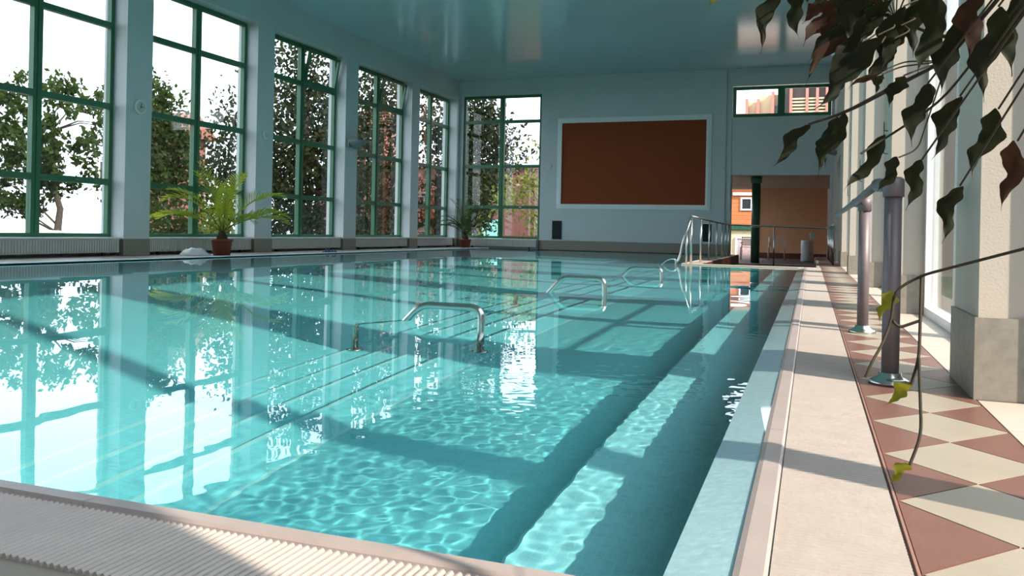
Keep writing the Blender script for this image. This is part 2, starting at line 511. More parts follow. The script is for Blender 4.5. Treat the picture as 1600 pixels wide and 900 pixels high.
# basin: cross-section in (x, z)
UNDER = 0.52       # wall set back unseen so sun reaches the floor; bench and rim overhang
SEC = [(UNDER, -0.011), (UNDER, -0.58), (-0.58, -0.58), (-1.75, -1.0), (-2.0, -1.0), (-2.0, -1.1), (-2.25, -1.1), (-2.25, -1.2), (-2.5, -1.2), (-2.5, -1.3), (-2.75, -1.3), (-2.75, -1.4), (POOL_L, -1.4), (POOL_L, 0.0)]  # floor slopes up to the bench to shrink its shadow
def strip(mb, a, b, ya, yb, ny=1):
    for k in range(ny):
        p, q = ya + (yb - ya) * k / ny, ya + (yb - ya) * (k + 1) / ny
        mb.add([(a[0], p, a[1]), (b[0], p, b[1]), (b[0], q, b[1]), (a[0], q, a[1])], [(3, 2, 1, 0)])
basin = root('pool_basin', (0, 0, -1.5), 'turquoise mosaic swimming pool basin with side bench and steps', kind='structure')
def wallmat(a, b): return 'pool_wall_mosaic' if abs(a[0] - b[0]) < 0.001 else 'pool_mosaic'
for name, i0, i1 in (('side_wall', 0, 1), ('shallow_floor', 1, 4), ('step_riser', 4, 5), ('step_tread', 5, 6), ('step_riser', 6, 7), ('step_tread', 7, 8),
                     ('step_riser', 8, 9), ('step_tread', 9, 10), ('step_riser', 10, 11), ('deep_floor', 11, 12), ('side_wall', 12, 13)):
    mb = MB()
    for a, b in zip(SEC[i0:i1], SEC[i0 + 1:i1 + 1]):
        strip(mb, a, b, POOL_N, NOTCH_Y)
        if a[0] <= -2.5:
            strip(mb, a, b, NOTCH_Y, POOL_F)
    if i0 == 7:
        strip(mb, (NOTCH_X, -1.2), (-2.5, -1.2), NOTCH_Y, POOL_F)
    mb.build(name, wallmat(SEC[i0], SEC[i0 + 1]), basin, True)
wl = MB(); strip(wl, (NOTCH_X, 0.0), (NOTCH_X, -1.4), NOTCH_Y, POOL_F)
rim = MB().prism([(POOL_R + 0.002, 0.001), (POOL_R + 0.002, -0.0108), (-0.218, -0.0108), (-0.218, -0.0098)], POOL_N, NOTCH_Y)
seat = MB().prism([(UNDER, -0.35), (UNDER, -0.38), (-0.585, -0.38), (-0.60, -0.37), (-0.60, -0.358), (-0.592, -0.35)], POOL_N, NOTCH_Y)
seat.bedded().build('bench_seat', 'bench_mosaic', basin, True)
end = MB()
end.add([(POOL_L, POOL_N, 0), (UNDER, POOL_N, -0.011), (UNDER, POOL_N, -1.4), (POOL_L, POOL_N, -1.4)], [(0, 1, 2, 3)])
end.add([(POOL_L, POOL_F, 0), (NOTCH_X, POOL_F, 0), (NOTCH_X, POOL_F, -1.4), (POOL_L, POOL_F, -1.4)], [(3, 2, 1, 0)])
end.add([(NOTCH_X, NOTCH_Y, -0.011), (UNDER, NOTCH_Y, -0.011), (UNDER, NOTCH_Y, -1.4), (NOTCH_X, NOTCH_Y, -1.4)], [(3, 2, 1, 0)])
wl.build('notch_wall', 'pool_wall_mosaic', basin, True)
end.build('end_wall', 'pool_mosaic', basin, True)
rim.bedded().build('rim', 'pale_mosaic', basin, True)
for x, z in ((-1.76, -1.0), (-2.0, -1.0), (-2.25, -1.1), (-2.5, -1.2), (-2.75, -1.3)):
    MB().box(x - 0.003, x + 0.022, POOL_N + 0.01, NOTCH_Y - 0.02, z - 0.004, z + 0.003).build('step_nosing', 'nosing_tile', basin, True)
# coping stones and overflow grates
edge = root('pool_edge', (0, 0, 0), 'pale ceramic coping and gutter channel round the pool', kind='structure')
yy = POOL_N - 0.05
cope = None
L = 1.21
for k in range(12):
    a, b = yy + k * L, min(yy + (k + 1) * L, NOTCH_Y + 0.02)
    MB().prism([(POOL_R, -0.0108), (G_L - 0.004, -0.0108), (G_L - 0.004, 0.004), (G_L - 0.010, 0.010), (POOL_R + 0.014, 0.010), (POOL_R + 0.003, 0.006), (POOL_R, -0.002)], a + 0.0012, b - 0.0012).bedded().build('coping_stone', 'coping_ceramic', edge)
for k in range(8):
    a, b = POOL_L + k * 1.195, min(POOL_L + (k + 1) * 1.195, POOL_R + 0.0)
    MB().prism([(POOL_N - 0.05, -0.0108), (POOL_N, -0.0108), (POOL_N, -0.002), (POOL_N - 0.012, 0.010), (POOL_N - 0.046, 0.010), (POOL_N - 0.05, 0.004)], a + 0.0012, b - 0.0012, 'x').bedded().build('coping_stone', 'coping_ceramic', edge)
for k in range(10):
    a, b = POOL_N - 0.05 + k * 2.333, POOL_N - 0.05 + (k + 1) * 2.333
    MB().box(POOL_L - 0.06, POOL_L, a + 0.002, b - 0.002, -0.1, 0.012).build('coping_stone', 'white_paint', edge)
MB().box(POOL_L, NOTCH_X, POOL_F, POOL_F + 0.05, -0.1, 0.008).build('coping_stone', 'plinth_tile', edge)
MB().box(NOTCH_X, G_R, NOTCH_Y, NOTCH_Y + 0.05, -0.1, 0.012).build('coping_stone', 'cream_tile', edge)
MB().box(NOTCH_X, NOTCH_X + 0.05, NOTCH_Y + 0.05, POOL_F, -0.1, 0.012).build('coping_stone', 'cream_tile', edge)
MB().box(POOL_L - 0.30, POOL_L - 0.06, POOL_N - 0.05, POOL_F + 0.05, -0.14, -0.12).build('gutter_channel', 'gutter_dark', edge)

def rods(name, label, a0, a1, b0, b1, pitch, along, seg_len=0.0105):
    """parallel ribbed bars; along='x': bars run in x from b0 to b1, stacked in y from a0 to a1"""
    m = MB()
    n = int((a1 - a0) / pitch)
    prof = [(-0.5, -0.009), (-0.36, -0.007), (-0.30, 0.0), (-0.12, 0.004), (0.12, 0.004), (0.30, 0.0), (0.36, -0.007), (0.5, -0.009)]
    V, Fc = [], []
    for i in range(n):
        c = a0 + (i + 0.5) * pitch
        base = len(V)
        for e in (b0, b1):
            for (q, z) in prof:
                V.append((e, c + q * pitch, z) if along == 'x' else (c + q * pitch, e, z))
        k = len(prof)
        for j in range(k - 1):
            Fc.append((base + j, base + j + 1, base + k + j + 1, base + k + j))
        Fc.append(tuple(base + j for j in range(k)))
        Fc.append(tuple(base + k + j for j in range(k))[::-1])
    m.add(V, Fc)
    o = m.build(name, 'grate_plastic')
    o.data.materials.append(MATS['gutter_dark'])          # closed valley faces coloured dark for the shade of open slots
    idx = []
    for i in range(n):
        idx += [1] + [0] * (len(prof) - 3) + [1] + [0, 0]
    o.data.polygons.foreach_set('material_index', idx)
    return tag(o, label, 'grate', kind='stuff')
rods('gutter_grate', 'white plastic roll-up gutter grate along the right pool edge', 1.0, NOTCH_Y - 0.01, G_L - 0.001, G_R, 0.0150, 'x')
rods('gutter_grate', 'white ribbed gutter grate along the near pool edge', POOL_L - 0.28, G_L - 0.002, 0.995, POOL_N - 0.056, 0.0150, 'y')
rods('gutter_grate', 'narrow gutter grate along the left pool edge under the windows', POOL_N - 0.04, POOL_F, POOL_L - 0.295, POOL_L - 0.064, 0.045, 'x')

# ------------------------------------------------------------------ water surface
def axis_steps(a, b, segs):
    out = [a]
    for end_, st in segs:
        n = max(1, round((end_ - out[-1]) / st))
        out += list(np.linspace(out[-1], end_, n + 1)[1:])
    return np.array(out)
WZ = -0.014
# unseen run-on under grate and deck, added so refracted sun lights the floor
gx = axis_steps(POOL_L, 0.50, [(-6.0, 0.08), (-2.4, 0.05), (-1.15, 0.03), (POOL_R, 0.0075), (0.50, 0.06)])
gy = axis_steps(0.25, POOL_F, [(POOL_N, 0.06), (3.2, 0.0075), (4.6, 0.0125), (7.0, 0.025), (10.0, 0.05), (NOTCH_Y, 0.08), (POOL_F, 0.13)])
GX, GY = np.meshgrid(gx, gy)
rng = np.random.default_rng(5)
Z = np.zeros_like(GX) + WZ
inside = np.clip((POOL_R + 0.05 - GX) / 0.1, 0, 1) * np.clip((GY - POOL_N + 0.05) / 0.1, 0, 1)
by_inlets = np.clip((GX + 1.35) / 0.6, 0, 1)           # livelier beside the inlets along the right edge
amp_f = (0.13 + 0.87 * by_inlets) * np.clip((6.8 - GY) / 2.5, 0.0, 1) * np.clip((GX + 2.4) / 0.4, 0, 1) * inside
amp_m = (0.5 + 0.5 * by_inlets) * inside
for i in range(60):                                   # fine wavelets
    Lw = rng.uniform(0.06, 0.13); k = 2 * math.pi / Lw; a = rng.uniform(0, math.pi * 2)
    Z += 0.0018 / k * np.sin(k * (math.cos(a) * GX + math.sin(a) * GY) + rng.uniform(0, 6.28)) * amp_f
amp_c = np.clip((GX + 1.15) / 0.3, 0, 1) * np.clip((4.2 - GY) / 1.2, 0.0, 1) * inside
for i in range(60):                                   # capillary ripples close to the inlets
    Lw = rng.uniform(0.034, 0.06); k = 2 * math.pi / Lw; a = rng.uniform(0, math.pi * 2)
    Z += 0.0022 / k * np.sin(k * (math.cos(a) * GX + math.sin(a) * GY) + rng.uniform(0, 6.28)) * amp_c
for i in range(26):                                   # longer undulation
    Lw = rng.uniform(0.45, 1.3); k = 2 * math.pi / Lw; a = rng.uniform(0, math.pi * 2)
    Z += 0.0006 / k * np.sin(k * (math.cos(a) * GX + math.sin(a) * GY) + rng.uniform(0, 6.28)) * amp_m
nx = len(gx)
W = MB()
W.v = np.stack([GX, GY, Z], -1).reshape(-1, 3).tolist()
W.f = [(j * nx + i, j * nx + i + 1, (j + 1) * nx + i + 1, (j + 1) * nx + i)
       for j in range(len(gy) - 1) for i in range(nx - 1)
       if not (gx[i] > NOTCH_X - 0.001 and gy[j] > NOTCH_Y - 0.001)
       and not (gx[i] > G_L - 0.02 and gy[j] > NOTCH_Y - 0.3)]
W.s = [True] * len(W.f)
water = tag(W.build('pool_water', 'water'), 'clear turquoise water with fine ripples filling the pool', 'water', kind='stuff')
water.cycles.is_caustics_caster = True

# ------------------------------------------------------------------ windows
def window(name, label, loc, rz, width, z0, rails, z1, cols=2, fw=0.075, mul=0.16, depth=0.09, tilt=(), sashes=True, mt='green_paint', glass='window_glass', handles=True):
    """local x along the wall, -y into the room; rails = transom heights"""
    w = localroot(name, loc, rz, label=label, kind='structure')
    h2 = width / 2; d = depth / 2
    MB().ring(-h2, h2, z0, z1, fw, -d, d).build('frame', mt, w)
    xs = [(-h2 + fw, h2 - fw)]
    if cols == 2:
        m = MB().box(-mul / 2, mul / 2, -d - 0.012, d, z0 + fw, z1 - fw)
        m.box(-0.012, 0.012, -d - 0.026, -d - 0.012, z0 + fw, z1 - fw)
        m.build('mullion', mt, w)
        xs = [(-h2 + fw, -mul / 2), (mul / 2, h2 - fw)]
    zs = [z0 + fw] + list(rails) + [z1 - fw]
    tw = 0.05
    for zr in rails:
        for (a, b) in xs:
            MB().box(a, b, -d - 0.006, d, zr - tw, zr + tw).build('transom', mt, w)
    for r in range(len(zs) - 1):
        za = zs[r] + (tw if r > 0 else 0); zb = zs[r + 1] - (tw if r < len(zs) - 2 else 0)
        for ci, (a, b) in enumerate(xs):
            if (r, ci) in tilt:
                e = empty('sash', (0, -0.03, za), parent=w)
                e.rotation_euler = (R(11), 0, 0)
                MB().ring(a, b, 0, zb - za, 0.06, -0.03, 0.03).build('sash_frame', mt, e)
                MB().box(a + 0.06, b - 0.06, -0.004, 0.004, 0.06, zb - za - 0.06).build('pane', glass, e)
            else:
                MB().box(a, b, -0.004, 0.004, za, zb).build('pane', glass, w)
                if handles and r == 1:
                    MB().box((a + b) / 2 - 0.05, (a + b) / 2 + 0.05, -d - 0.03, -d - 0.006, za - 0.06, za - 0.04).build('handle', 'steel', w)
    return w
RAILS = [1.25, 2.54, 3.92]
for i in range(len(LP) - 1):
    a, b = LP[i][1], LP[i + 1][0]
    tl = {5: ((3, 1),), 6: ((3, 1),)}.get(i, ())
    window('window_%d' % (i + 1), 'tall green-framed eight-pane window in the left wall', (XL - 0.33, (a + b) / 2, 0), R(90), b - a, 0.30, RAILS, 4.82, tilt=tl)
    MB().box(XL - 0.28, XL - 0.02, a + 0.02, b - 0.02, 0.288, 0.31).build('window_sill', 'white_paint', wall_left)
window('window_9', 'green-framed eight-pane window in the far wall corner', (-9.505, YF + 0.12, 0), 0, 2.70, 0.31, [1.33, 2.65, 4.10], 4.94)
window('window_10', 'high narrow two-pane green window in the far wall', (-0.89, YF + 0.06, 0), 0, 2.70, 4.03, [], 4.92, mul=0.2, fw=0.09, handles=False)
for i in range(len(RPC) - 1):
    a, b = RPC[i] + RPW, RPC[i + 1] - RPW
    window('window_%d' % (11 + i), 'full-height glazed opening in the right wall', (XR + 0.28, (a + b) / 2, 0), R(-90), b - a, 0.0, [], 5.35, fw=0.06, mul=0.15, mt='white_paint', handles=False)
dr = localroot('door_1', (XR + 0.2, 20.05, 0), R(-90), label='dark glazed double door at the end of the right wall', kind='structure')
MB().ring(-1.14, 1.14, 0, 2.34, 0.08, -0.05, 0.05).box(-0.05, 0.05, -0.05, 0.05, 0.08, 2.26).build('frame', 'white_paint', dr)
for s in (-1, 1):
    MB().box(min(s * 0.05, s * 1.06), max(s * 0.05, s * 1.06), -0.006, 0.006, 0.08, 2.26).build('pane', 'door_glass', dr)
    MB().tube([(s * 0.12, -0.09, 0.95), (s * 0.12, -0.09, 1.35)], 0.012, 6).build('handle', 'steel', dr)

# ------------------------------------------------------------------ radiators under the windows
def radiator(label, loc, rz, width, h=0.235):
    o = localroot('radiator', loc, rz, label=label, cat='radiator', group='white radiators under the tall windows')
    w2 = width / 2
    MB().box(-w2, w2, -0.05, 0.05, 0.055, 0.055 + h - 0.012).build('body', 'radiator_white', o)
    m = MB()
    n = int(width / 0.05)
    for k in range(n):
        x = -w2 + 0.025 + k * 0.05
        m.box(x - 0.012, x + 0.012, -0.062, -0.05, 0.07, 0.055 + h - 0.03)
    m.build('ribs', 'radiator_white', o)
    MB().box(-w2 - 0.01, w2 + 0.01, -0.066, 0.055, 0.055 + h - 0.012, 0.055 + h).build('top_grille', 'radiator_white', o)
    for s in (-1, 1):
        MB().box(s * w2 * 0.8 - 0.02, s * w2 * 0.8 + 0.02, -0.03, 0.03, 0.0, 0.055).build('foot', 'black_metal', o)
    return o
RL = {3: 'white ribbed radiator under the leftmost window of the left wall', 4: 'white ribbed radiator behind the larger potted palm',
      5: 'white radiator under the window right of the larger palm', 6: 'white radiator under the third-last window of the left row, beside blue sandals',
      7: 'white radiator under the last left-wall window before the corner'}
RL[6] = 'white radiator under the left-wall window past the grey wall lamp'
for i in range(3, len(LP) - 1):
    a, b = LP[i][1], LP[i + 1][0]
    radiator(RL[i], (XL - 0.10, (a + b) / 2, 0), R(90), b - a - 0.08)
radiator('white radiator under the far wall window', (-9.42, YF - 0.10, 0), 0, 2.46)
st = root('standpipe', (-8.22, YF - 0.12, 0), 'short grey standpipe at the right end of the far radiator', 'pipe')
MB().tube([(-8.15, YF - 0.12, 0), (-8.15, YF - 0.12, 0.30)], 0.022, 8).build('pipe', 'lamp_grey', st)
MB().lathe([(0.03, 0.29), (0.03, 0.32)], (-8.15, YF - 0.12, 0), 10).build('valve_head', 'lamp_grey', st)

# ------------------------------------------------------------------ far wall fittings
pn = root('wall_panel_board', (-5.2, YF - 0.08, 1.3), 'large rust-brown rectangular panel in a white moulded frame', 'wall panel')
FX0, FX1, FZ0, FZ1 = -7.58, -2.83, 1.29, 4.13
MB().box(FX0 + 0.1, FX1 - 0.1, YF - 0.062, YF - 0.05, FZ0 + 0.1, FZ1 - 0.1).build('board', 'panel_rust', pn)
m = MB().ring(FX0, FX1, FZ0, FZ1, 0.07, YF - 0.075, YF - 0.05)
m.ring(FX0 + 0.07, FX1 - 0.07, FZ0 + 0.07, FZ1 - 0.07, 0.08, YF - 0.10, YF - 0.05)
m.build('moulding', 'white_paint', pn)
for (x0, x1, lab) in ((-7.70, -7.39, 'dark slatted wall vent below the left end of the rust panel'), (-3.06, -2.75, 'dark slatted wall vent behind the stair railing')):
    v = root('wall_vent', ((x0 + x1) / 2, YF - 0.06, 0.33), lab, 'vent', 'dark wall vents')
    MB().box(x0 + 0.01, x1 - 0.01, YF - 0.056, YF - 0.05, 0.34, 0.90).build('backing', 'black_metal', v)
    fr = 'white_paint' if x0 > -5 else 'black_metal'
    MB().ring(x0, x1, 0.33, 0.91, 0.025, YF - 0.075, YF - 0.05).build('frame', fr, v)
    for k in range(9):
        z = 0.375 + k * 0.058
        MB().add([(x0 + 0.025, YF - 0.072, z), (x1 - 0.025, YF - 0.072, z), (x1 - 0.025, YF - 0.057, z + 0.03), (x0 + 0.025, YF - 0.057, z + 0.03),
                  (x0 + 0.025, YF - 0.070, z - 0.004), (x1 - 0.025, YF - 0.070, z - 0.004), (x1 - 0.025, YF - 0.057, z + 0.024), (x0 + 0.025, YF - 0.057, z + 0.024)],
                 [(0, 1, 2, 3), (7, 6, 5, 4), (0, 4, 5, 1), (1, 5, 6, 2), (3, 2, 6, 7), (0, 3, 7, 4)]).build('slat', 'black_metal', v)

def wall_disc(name, label, cat, loc, axis, r, centre=True):
    o = localroot(name, loc, {'x': R(90), '-y': 0}[axis], label=label, cat=cat)
    def disc(prof):
        m = MB().lathe(prof, (0, 0, 0), 20)
        m.v = [(p[0], -p[2], p[1]) for p in m.v]
        return m
    disc([(r * 0.92, 0.0), (r, 0.008), (r, 0.03), (r * 0.9, 0.042), (r * 0.8, 0.042)]).build('housing', 'white_paint', o)
    disc([(r * 0.78, 0.040), (r * 0.78, 0.044)]).build('dial', 'radiator_white', o)
    if centre:
        disc([(r * 0.16, 0.044), (r * 0.12, 0.056)]).build('knob', 'lamp_grey', o)
        MB().box(-0.008, 0.008, -0.050, -0.045, 0.0, r * 0.5).build('hand', 'lamp_grey', o)
        MB().box(-0.006, r * 0.4, -0.052, -0.046, -0.007, 0.007).build('hand', 'lamp_grey', o)
    return o
wall_disc('wall_clock', 'round white wall clock on the pier left of the first window', 'clock', (XL, 11.24, 2.57), 'x', 0.13)
wall_disc('wall_speaker', 'small round white wall speaker on the pier behind the larger palm', 'speaker', (XL, 14.74, 2.50), 'x', 0.09, False)
wall_disc('wall_speaker', 'small round white wall speaker left of the rust panel', 'speaker', (-7.84, YF - 0.05, 2.63), '-y', 0.085, False)
wall_disc('wall_speaker', 'small round white wall speaker right of the rust panel', 'speaker', (-2.50, YF - 0.05, 2.60), '-y', 0.085, False)

def uplight(label, loc, rz, mt):
    o = localroot('wall_lamp', loc, rz, label=label, cat='lamp', group='boat-shaped wall uplights')
    # shallow boat-shaped bowl on a bracket, -y into the room
    n = 12; v = []; f = []
    for j, (d, z, s) in enumerate(((0.02, 0.0, 0.35), (0.10, 0.02, 0.75), (0.20, 0.075, 0.98), (0.24, 0.115, 1.0), (0.22, 0.115, 0.95), (0.10, 0.05, 0.7))):
        for i in range(n + 1):
            a = math.pi * i / n
            v.append((0.24 * s * math.cos(a), -0.04 - d * math.sin(a), z))
    for j in range(5):
        for i in range(n):
            f.append((j * (n + 1) + i, j * (n + 1) + i + 1, (j + 1) * (n + 1) + i + 1, (j + 1) * (n + 1) + i))
    v = [(p[0], p[1] * 1.7, p[2] * 1.6) for p in v]
    MB().add(v, f, True).build('bowl', mt, o)
    MB().box(-0.24, 0.24, -0.07, -0.03, 0.0, 0.186).build('back_plate', mt, o)
    MB().box(-0.06, 0.06, -0.03, 0.0, 0.02, 0.10).build('bracket', 'lamp_grey', o)
    MB().tube([(-0.14, -0.12, 0.09), (0.14, -0.12, 0.09)], 0.015, 8).build('bulb', 'white_paint', o)
    return o
uplight('grey boat-shaped wall uplight between the second and third visible left windows', (XL, 18.26, 2.58), R(90), 'lamp_grey')
uplight('pale blue wall uplight high on the right wall behind hanging leaves', (XR, 10.4, 2.60), R(-90), 'lamp_blue')
uplight('dark wall uplight at the far end of the right wall', (XR, 21.9, 2.60), R(-90), 'lamp_grey')

# black cord hooks on the right piers
for c, lab in ((7.0, 'black window cord cleat on the nearer right pier'), (10.4, 'black window cord cleat on the right pier behind the rail'), (13.9, 'black window cord cleat on the far right pier')):
    o = root('cord_cleat', (XR - 0.01, c, 1.2), lab, 'cleat', 'black cord cleats on right piers')
    for dz in (1.22, 1.40):
        MB().tube(fillet([(XR, c + 0.1, dz), (XR - 0.03, c + 0.1, dz), (XR - 0.03, c + 0.1, dz + 0.07)], 0.015, 3), 0.004, 6).build('hook', 'black_metal', o)
    MB().tube([(XR - 0.03, c + 0.1, 1.25), (XR - 0.03, c + 0.1, 1.45)], 0.003, 6).build('cord', 'black_metal', o)

# ------------------------------------------------------------------ steel grab rails in the pool
def grab_rail(label, x, y, top, zr, zl, w=0.86):
    o = root('grab_rail', (x, y, zr), label, 'handrail', 'steel grab rails over the pool steps')
    r = 0.0225
    xl = x - w
    path = fillet([(x, y, zr), (x, y, top), (x - 0.40, y, top), (xl, y, -0.38), (xl, y, zl)], 0.07, 7)
    MB().tube(path, r, 14).build('tube', 'steel', o, True)
    MB().lathe([(0.058, 0.0), (0.058, 0.008), (0.03, 0.016)], (x, y, zr), 18).build('flange', 'steel', o, True)
    MB().lathe([(0.058, 0.0), (0.058, 0.008), (0.03, 0.016)], (xl, y, zl), 18).build('flange', 'steel', o, True)
    return o
grab_rail('bent steel grab rail nearest the viewer, over the pool steps', -1.85, 4.59, 0.087, -1.0, -1.3)
grab_rail('bent steel grab rail in the middle of the three over the steps', -1.76, 7.35, 0.135, -1.0, -1.3)
grab_rail('bent steel grab rail farthest of the three over the steps', -1.81, 10.68, 0.108, -1.0, -1.3)

# ------------------------------------------------------------------ railing round the sunken area
rl = root('stair_railing', (-2.14, 15.9, 0), 'steel railing with slim posts round the sunken stair area', 'railing')
RXL, RYF, RXR, TZ = -2.14, 23.4, 0.42, 0.86
top = fillet([(-2.14, 15.86, 0.90), (-2.14, RYF, TZ - 0.01), (RXR, RYF, TZ - 0.06), (RXR, 18.0, TZ - 0.06)], 0.08, 4)
MB().tube(top, 0.024, 10).build('top_rail', 'steel', rl)
MB().tube(fillet([(-2.14, 15.86, 0.90), (-2.31, 15.86, 0.36), (-2.34, 15.86, 0.16), (-2.40, 15.86, 0.02), (-2.42, 15.86, -0.02)], 0.08, 5), 0.022, 10).build('entry_rail', 'steel', rl)
MB().tube([(-2.225, 15.86, 0.0), (-2.225, 15.86, 0.62)], 0.02, 10).build('post', 'steel', rl)
for k, y in enumerate((15.86, 17.3, 18.8, 20.3, 21.6, 22.5, 23.4)):
    tz = 0.90 - 0.05 * (y - 15.86) / 7.5
    MB().tube([(-2.14, y, 0.0), (-2.14, y, tz)], 0.02 if k else 0.024, 10).build('post', 'steel', rl)
MB().tube([(-0.95, RYF, -0.25), (-0.95, RYF, TZ - 0.035)], 0.02, 8).build('post', 'steel', rl)
for y in (18.0, 19.1, 20.2, 21.3, 22.4, 23.4):
    MB().tube([(RXR, y, 0.0), (RXR, y, TZ - 0.06)], 0.02, 8).build('post', 'steel', rl)
g4 = root('grab_rail', (-2.55, 15.3, -1.2), 'small steel entry rail dipping into the water beside the stair railing', 'handrail')
MB().tube(fillet([(-2.36, 15.45, -1.2), (-2.36, 15.45, 0.10), (-2.50, 15.40, 0.09), (-2.72, 15.35, -0.10), (-2.72, 15.35, -1.3)], 0.06, 5), 0.02, 10).build('tube', 'steel', g4, True)
MB().lathe([(0.05, 0.0), (0.05, 0.01)], (-2.36, 15.45, -1.2), 14).build('flange', 'steel', g4)

# ------------------------------------------------------------------ handrail on the right deck
hr = root('deck_handrail', (0.29, 5.23, 0), 'grey metal handrail on flanged posts along the right deck', 'handrail')
for y in (3.44, 5.235):
    MB().tube([(0.29, y, 0.0), (0.29, y, 0.735)], 0.0315, 18).build('post', 'dull_steel', hr)
    MB().lathe([(0.075, 0.0), (0.075, 0.012), (0.058, 0.022), (0.042, 0.03), (0.040, 0.045)], (0.29, y, 0), 20).build('base_flange', 'steel', hr)
    MB().lathe([(0.038, 0.71), (0.038, 0.775), (0.03, 0.785)], (0.29, y, 0), 16).build('post_cap', 'dull_steel', hr)
    MB().tube([(0.29, y - 0.02, 0.752), (0.245, y + 0.16, 0.765)], 0.027, 12).build('elbow', 'dull_steel', hr)
MB().tube([(0.245, 3.56, 0.768), (0.245, 5.4, 0.768), (0.235, 7.0, 0.768), (0.20, 7.75, 0.755)], 0.019, 10).build('rail', 'dull_steel', hr)

# ------------------------------------------------------------------ palms
def frond_mesh(L, elev, droop, lw, seed, n=34):
    rnd = random.Random(seed)
    m = MB()
    pts = []
    p = Vector((0.03, 0, 0)); e = elev
    N = 14
    for i in range(N + 1):
        pts.append(p.copy())
        e -= droop / N * (0.35 + 1.3 * i / N)
        p = p + Vector((math.cos(e), 0, math.sin(e))) * (L / N)
    m.tube(pts, [0.011 * (1 - 0.85 * i / N) + 0.001 for i in range(N + 1)], 5, False)
    for k in range(n):
        t = 0.16 + 0.84 * k / (n - 1)
        q = t * N; i = min(int(q), N - 1); fr = q - i
        c = pts[i].lerp(pts[i + 1], fr)
        tg = (pts[i + 1] - pts[i]).normalized()
        up = Vector((-tg.z, 0, tg.x))
        ll = lw * math.sin(math.pi * min(1, 0.12 + 0.86 * t)) ** 0.6 * rnd.uniform(0.85, 1.1)
        for s in (-1, 1):
            d = (tg * 0.75 + Vector((0, s, 0)) * 0.8 + up * rnd.uniform(0.15, 0.45)).normalized()
            a = c; b = c + d * ll * 0.55; tip = c + d * ll + Vector((0, 0, -0.12 * ll))
            wv = tg * 0.010
            m.add([a - wv * 0.5, a + wv * 0.5, b + wv, tip, b - wv], [(0, 1, 2, 3, 4)])
    return m
def palm(label, loc, potr, poth, trunk_h, fronds, mt, seed):
    o = localroot('potted_palm', loc, label=label, cat='potted palm')
    pot = MB().lathe([(potr * 0.78, 0.0), (potr * 0.97, poth * 0.86), (potr * 1.06, poth * 0.86), (potr * 1.07, poth), (potr * 0.96, poth), (potr * 0.94, poth * 0.9)], (0, 0, 0), 24).build('pot', 'terracotta_pot', o)
    MB().lathe([(potr * 0.93, poth * 0.88), (0.02, poth * 0.9)], (0, 0, 0), 16).build('soil', 'soil', pot)
    prof = []
    for k in range(13):
        t = k / 12
        r = 0.095 * (0.62 + 0.55 * math.sin(math.pi * min(1, t * 0.9 + 0.12))) * (1.14 if k % 2 else 0.95)
        prof.append((r * (1 - 0.35 * t), poth * 0.86 + trunk_h * t))
    MB().lathe(prof, (0, 0, 0), 12).build('trunk', 'palm_trunk', o)
    rnd = random.Random(seed)
    for k, (az, el, dr_, L) in enumerate(fronds):
        f = frond_mesh(L, R(el), R(dr_), 0.30 * L / 1.2, seed * 100 + k, 24).build('frond', mt, o)
        f.location = (0, 0, poth * 0.86 + trunk_h * 0.95)
        f.rotation_euler = (rnd.uniform(-0.15, 0.15), 0, R(az))
    return o
# world azimuths: 0 = +x (into the pool), 90 = +y (away)
palm('big green date palm in a terracotta pot by the left windows', (-10.20, 12.47, 0), 0.19, 0.30, 0.20,
     [(8, 58, 75, 1.45), (0, 28, 55, 1.45), (-20, 40, 80, 1.1), (24, 40, 70, 1.3), (188, 56, 80, 1.45), (178, 30, 55, 1.55), (203, 34, 60, 1.35),
      (100, 80, 40, 1.25), (255, 80, 35, 1.35), (310, 70, 60, 1.2), (135, 70, 60, 1.2), (225, 66, 70, 1.25), (340, 74, 55, 1.35), (165, 75, 50, 1.4)], 'palm_green', 3)
palm('dark green palm in a terracotta pot in the far left corner', (-10.42, 24.35, 0), 0.19, 0.27, 0.2,
     [(15, 60, 95, 1.2), (-10, 40, 85, 1.1), (190, 62, 95, 1.0), (205, 42, 80, 1.05), (95, 82, 40, 1.2), (265, 80, 40, 1.25), (300, 65, 85, 1.1), (235, 66, 85, 1.1),
      (330, 75, 70, 1.25), (40, 74, 80, 1.1), (175, 82, 45, 1.3), (250, 50, 90, 1.0), (285, 45, 95, 1.0), (350, 58, 95, 1.15)], 'palm_dark', 4)

# small things lying on the left deck
n = 16; v = [(0, 0, 0.13)]; f = []
rnd = random.Random(2)
for j in range(1, 6):
    t = j / 5
    for i in range(n):
        a = 2 * math.pi * i / n
        rr = (0.07 + 0.19 * t) * (1 + 0.18 * rnd.uniform(-1, 1))
        v.append((rr * 1.15 * math.cos(a), rr * 0.8 * math.sin(a), max(0.004, 0.12 * (1 - t ** 1.6) + 0.03 * rnd.uniform(-1, 1)) if j < 5 else 0.002))
f += [(0, 1 + i, 1 + (i + 1) % n) for i in range(n)]
f += [(1 + (j - 1) * n + i, 1 + j * n + i, 1 + j * n + (i + 1) % n, 1 + (j - 1) * n + (i + 1) % n) for j in range(1, 5) for i in range(n)]
f.append(tuple(1 + 4 * n + i for i in range(n))[::-1])
bag = tag(MB().add([(p[0] - 10.36, p[1] + 11.95, p[2]) for p in v], f, True).build('plastic_bag', 'bag_white'), 'crumpled white plastic bag on the deck left of the palm pot', 'bag')
